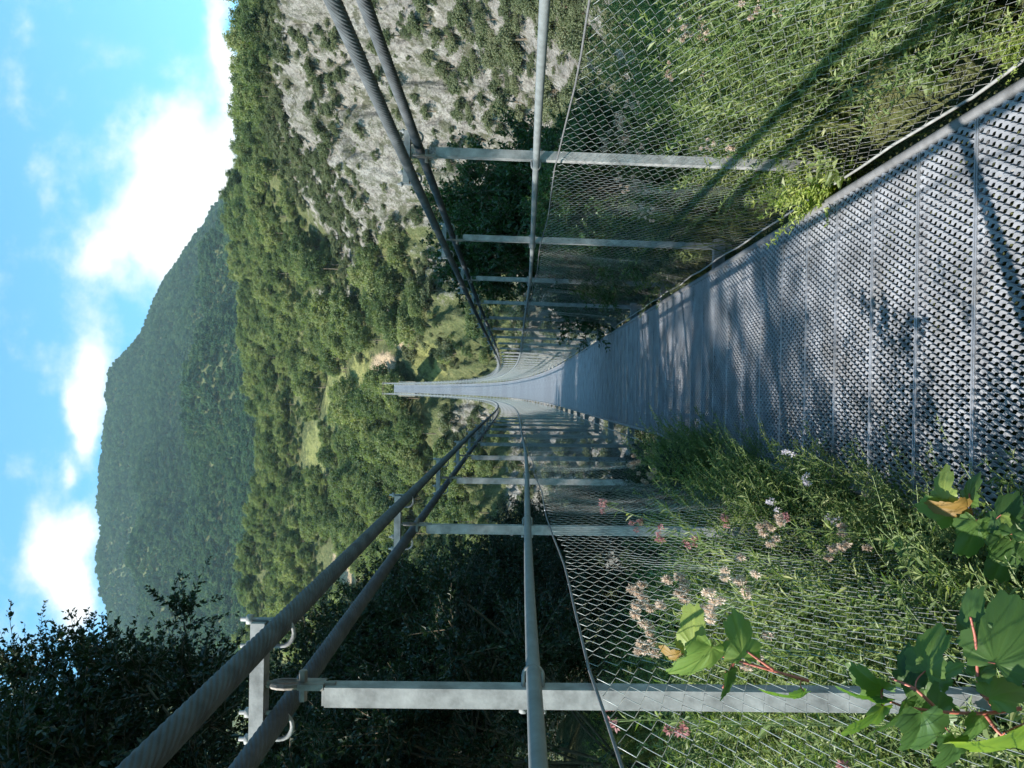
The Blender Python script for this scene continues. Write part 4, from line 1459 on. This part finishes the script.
def wnoise(scale, detail=8, rough=0.6, vec=None, dist=0.0):
    n = nd(nt, 'ShaderNodeTexNoise')
    n.inputs['Scale'].default_value = scale
    n.inputs['Detail'].default_value = detail
    n.inputs['Roughness'].default_value = rough
    n.inputs['Distortion'].default_value = dist
    nt.links.new(vec or cmb.outputs[0], n.inputs['Vector'])
    return n


wn = wnoise(5.0, 6)
off = nd(nt, 'ShaderNodeVectorMath', operation='SUBTRACT')
nt.links.new(wn.outputs[1], off.inputs[0])
off.inputs[1].default_value = (0.5, 0.5, 0.5)
ofs = nd(nt, 'ShaderNodeVectorMath', operation='SCALE')
ofs.inputs['Scale'].default_value = 0.10
nt.links.new(off.outputs[0], ofs.inputs[0])
wv = nd(nt, 'ShaderNodeVectorMath', operation='ADD')
nt.links.new(cmb.outputs[0], wv.inputs[0])
nt.links.new(ofs.outputs[0], wv.inputs[1])
ws = nd(nt, 'ShaderNodeSeparateXYZ')
nt.links.new(wv.outputs[0], ws.inputs[0])


def cloud_blob(U, V, rU, rV, amp, rot=0.0):
    cu, cv = (U - VP_U) / F_PX, (H_V - V) / F_PX
    dx, dy = math_n(nt, 'SUBTRACT', ws.outputs[0], cu), math_n(nt, 'SUBTRACT', ws.outputs[1], cv)
    c, s = math.cos(rot), math.sin(rot)
    ex = math_n(nt, 'ADD', math_n(nt, 'MULTIPLY', dx, c * F_PX / rU), math_n(nt, 'MULTIPLY', dy, s * F_PX / rU))
    ey = math_n(nt, 'ADD', math_n(nt, 'MULTIPLY', dx, -s * F_PX / rV), math_n(nt, 'MULTIPLY', dy, c * F_PX / rV))
    d2 = math_n(nt, 'ADD', math_n(nt, 'MULTIPLY', ex, ex), math_n(nt, 'MULTIPLY', ey, ey))
    return math_n(nt, 'MULTIPLY', math_n(nt, 'POWER', 2.718, math_n(nt, 'MULTIPLY', d2, -1.0)), amp)


tot = None
for args in [(565, 145, 72, 40, 1.1, -0.45), (570, 195, 75, 32, 0.85, 0.1), (470, 150, 30, 60, 0.35, 0.3), (495, 88, 42, 20, 0.8, -0.8), (625, 130, 30, 44, 0.6, 0.3), (470, 190, 60, 40, 0.35, 0.6), (520, 160, 30, 22, 0.7, 0.0),
             (700, 214, 120, 13, 0.95, 0.06), (385, 92, 46, 22, 1.2, 0.1), (345, 72, 26, 16, 1.0, 0.3), (315, 88, 30, 14, 0.8, 0.0), (290, 66, 16, 11, 0.85, 0.0), (232, 84, 24, 16, 0.9, 0.1),
             (200, 56, 50, 28, 1.2, 0.25), (165, 80, 40, 20, 1.0, 0.0), (640, 20, 160, 14, 0.25, 0.2)]:
    b = cloud_blob(*args)
    tot = b if tot is None else math_n(nt, 'ADD', tot, b)
dn = wnoise(13.0, 10, 0.6)
dens = math_n(nt, 'ADD', tot, math_n(nt, 'MULTIPLY', math_n(nt, 'SUBTRACT', dn.outputs[0], 0.5), 1.7))
mr = nd(nt, 'ShaderNodeMapRange', interpolation_type='SMOOTHSTEP')
mr.inputs[1].default_value = 0.0
mr.inputs[2].default_value = 1.05
nt.links.new(dens, mr.inputs[0])
tint = mixc(nt, 1.0, sky.outputs[0], (0.56, 1.10, 1.12), 'MULTIPLY')
bg1 = nd(nt, 'ShaderNodeBackground')
nt.links.new(tint, bg1.inputs[0])
bg1.inputs[1].default_value = 0.135
bg2 = nd(nt, 'ShaderNodeBackground')
bg2.inputs[0].default_value = (1.0, 1.0, 1.0, 1)
bg2.inputs[1].default_value = 0.50
mx = nd(nt, 'ShaderNodeMixShader')
nt.links.new(mr.outputs[0], mx.inputs[0])
nt.links.new(bg1.outputs[0], mx.inputs[1])
nt.links.new(bg2.outputs[0], mx.inputs[2])
ow = nd(nt, 'ShaderNodeOutputWorld')
nt.links.new(mx.outputs[0], ow.inputs[0])

# ------------------------------------------------------------------ air
mb = MB()
mb.box((0, 1300, 570), (4400, 2760, 1360))
hm, hnt, _, HL = new_mat('haze_air')
pv = nd(hnt, 'ShaderNodeVolumePrincipled')
pv.inputs['Color'].default_value = (0.66, 0.90, 1.0, 1)
pv.inputs['Density'].default_value = 0.00006
pv.inputs['Anisotropy'].default_value = 0.0
ho = nd(hnt, 'ShaderNodeOutputMaterial')
HL.new(pv.outputs[0], ho.inputs['Volume'])
tag(link('haze', mb.mesh('haze', hm)), 'thin pale blue haze filling the whole valley', 'haze', kind='stuff')

# ------------------------------------------------------------------ camera
cd = bpy.data.cameras.new('camera')
cd.sensor_fit = 'HORIZONTAL'
cd.sensor_width = 36.0
cd.lens = 36.0 * F_PX / 1024.0
cd.clip_start = 0.02
cd.clip_end = 20000
co = bpy.data.objects.new('camera', cd)
COL.objects.link(co)
mx_ = Matrix.Identity(4)
for r in range(3):
    mx_[r][0], mx_[r][1], mx_[r][2] = -UP[r], RIGHT[r], -FWD[r]
co.matrix_world = mx_
SC.camera = co

SC.view_settings.view_transform = 'Standard'
SC.view_settings.look = 'None'
SC.view_settings.gamma = 1.0
SC.view_settings.exposure = 1.3
SC.view_settings.use_curve_mapping = False
SC.cycles.max_bounces = 8
SC.cycles.transparent_max_bounces = 8
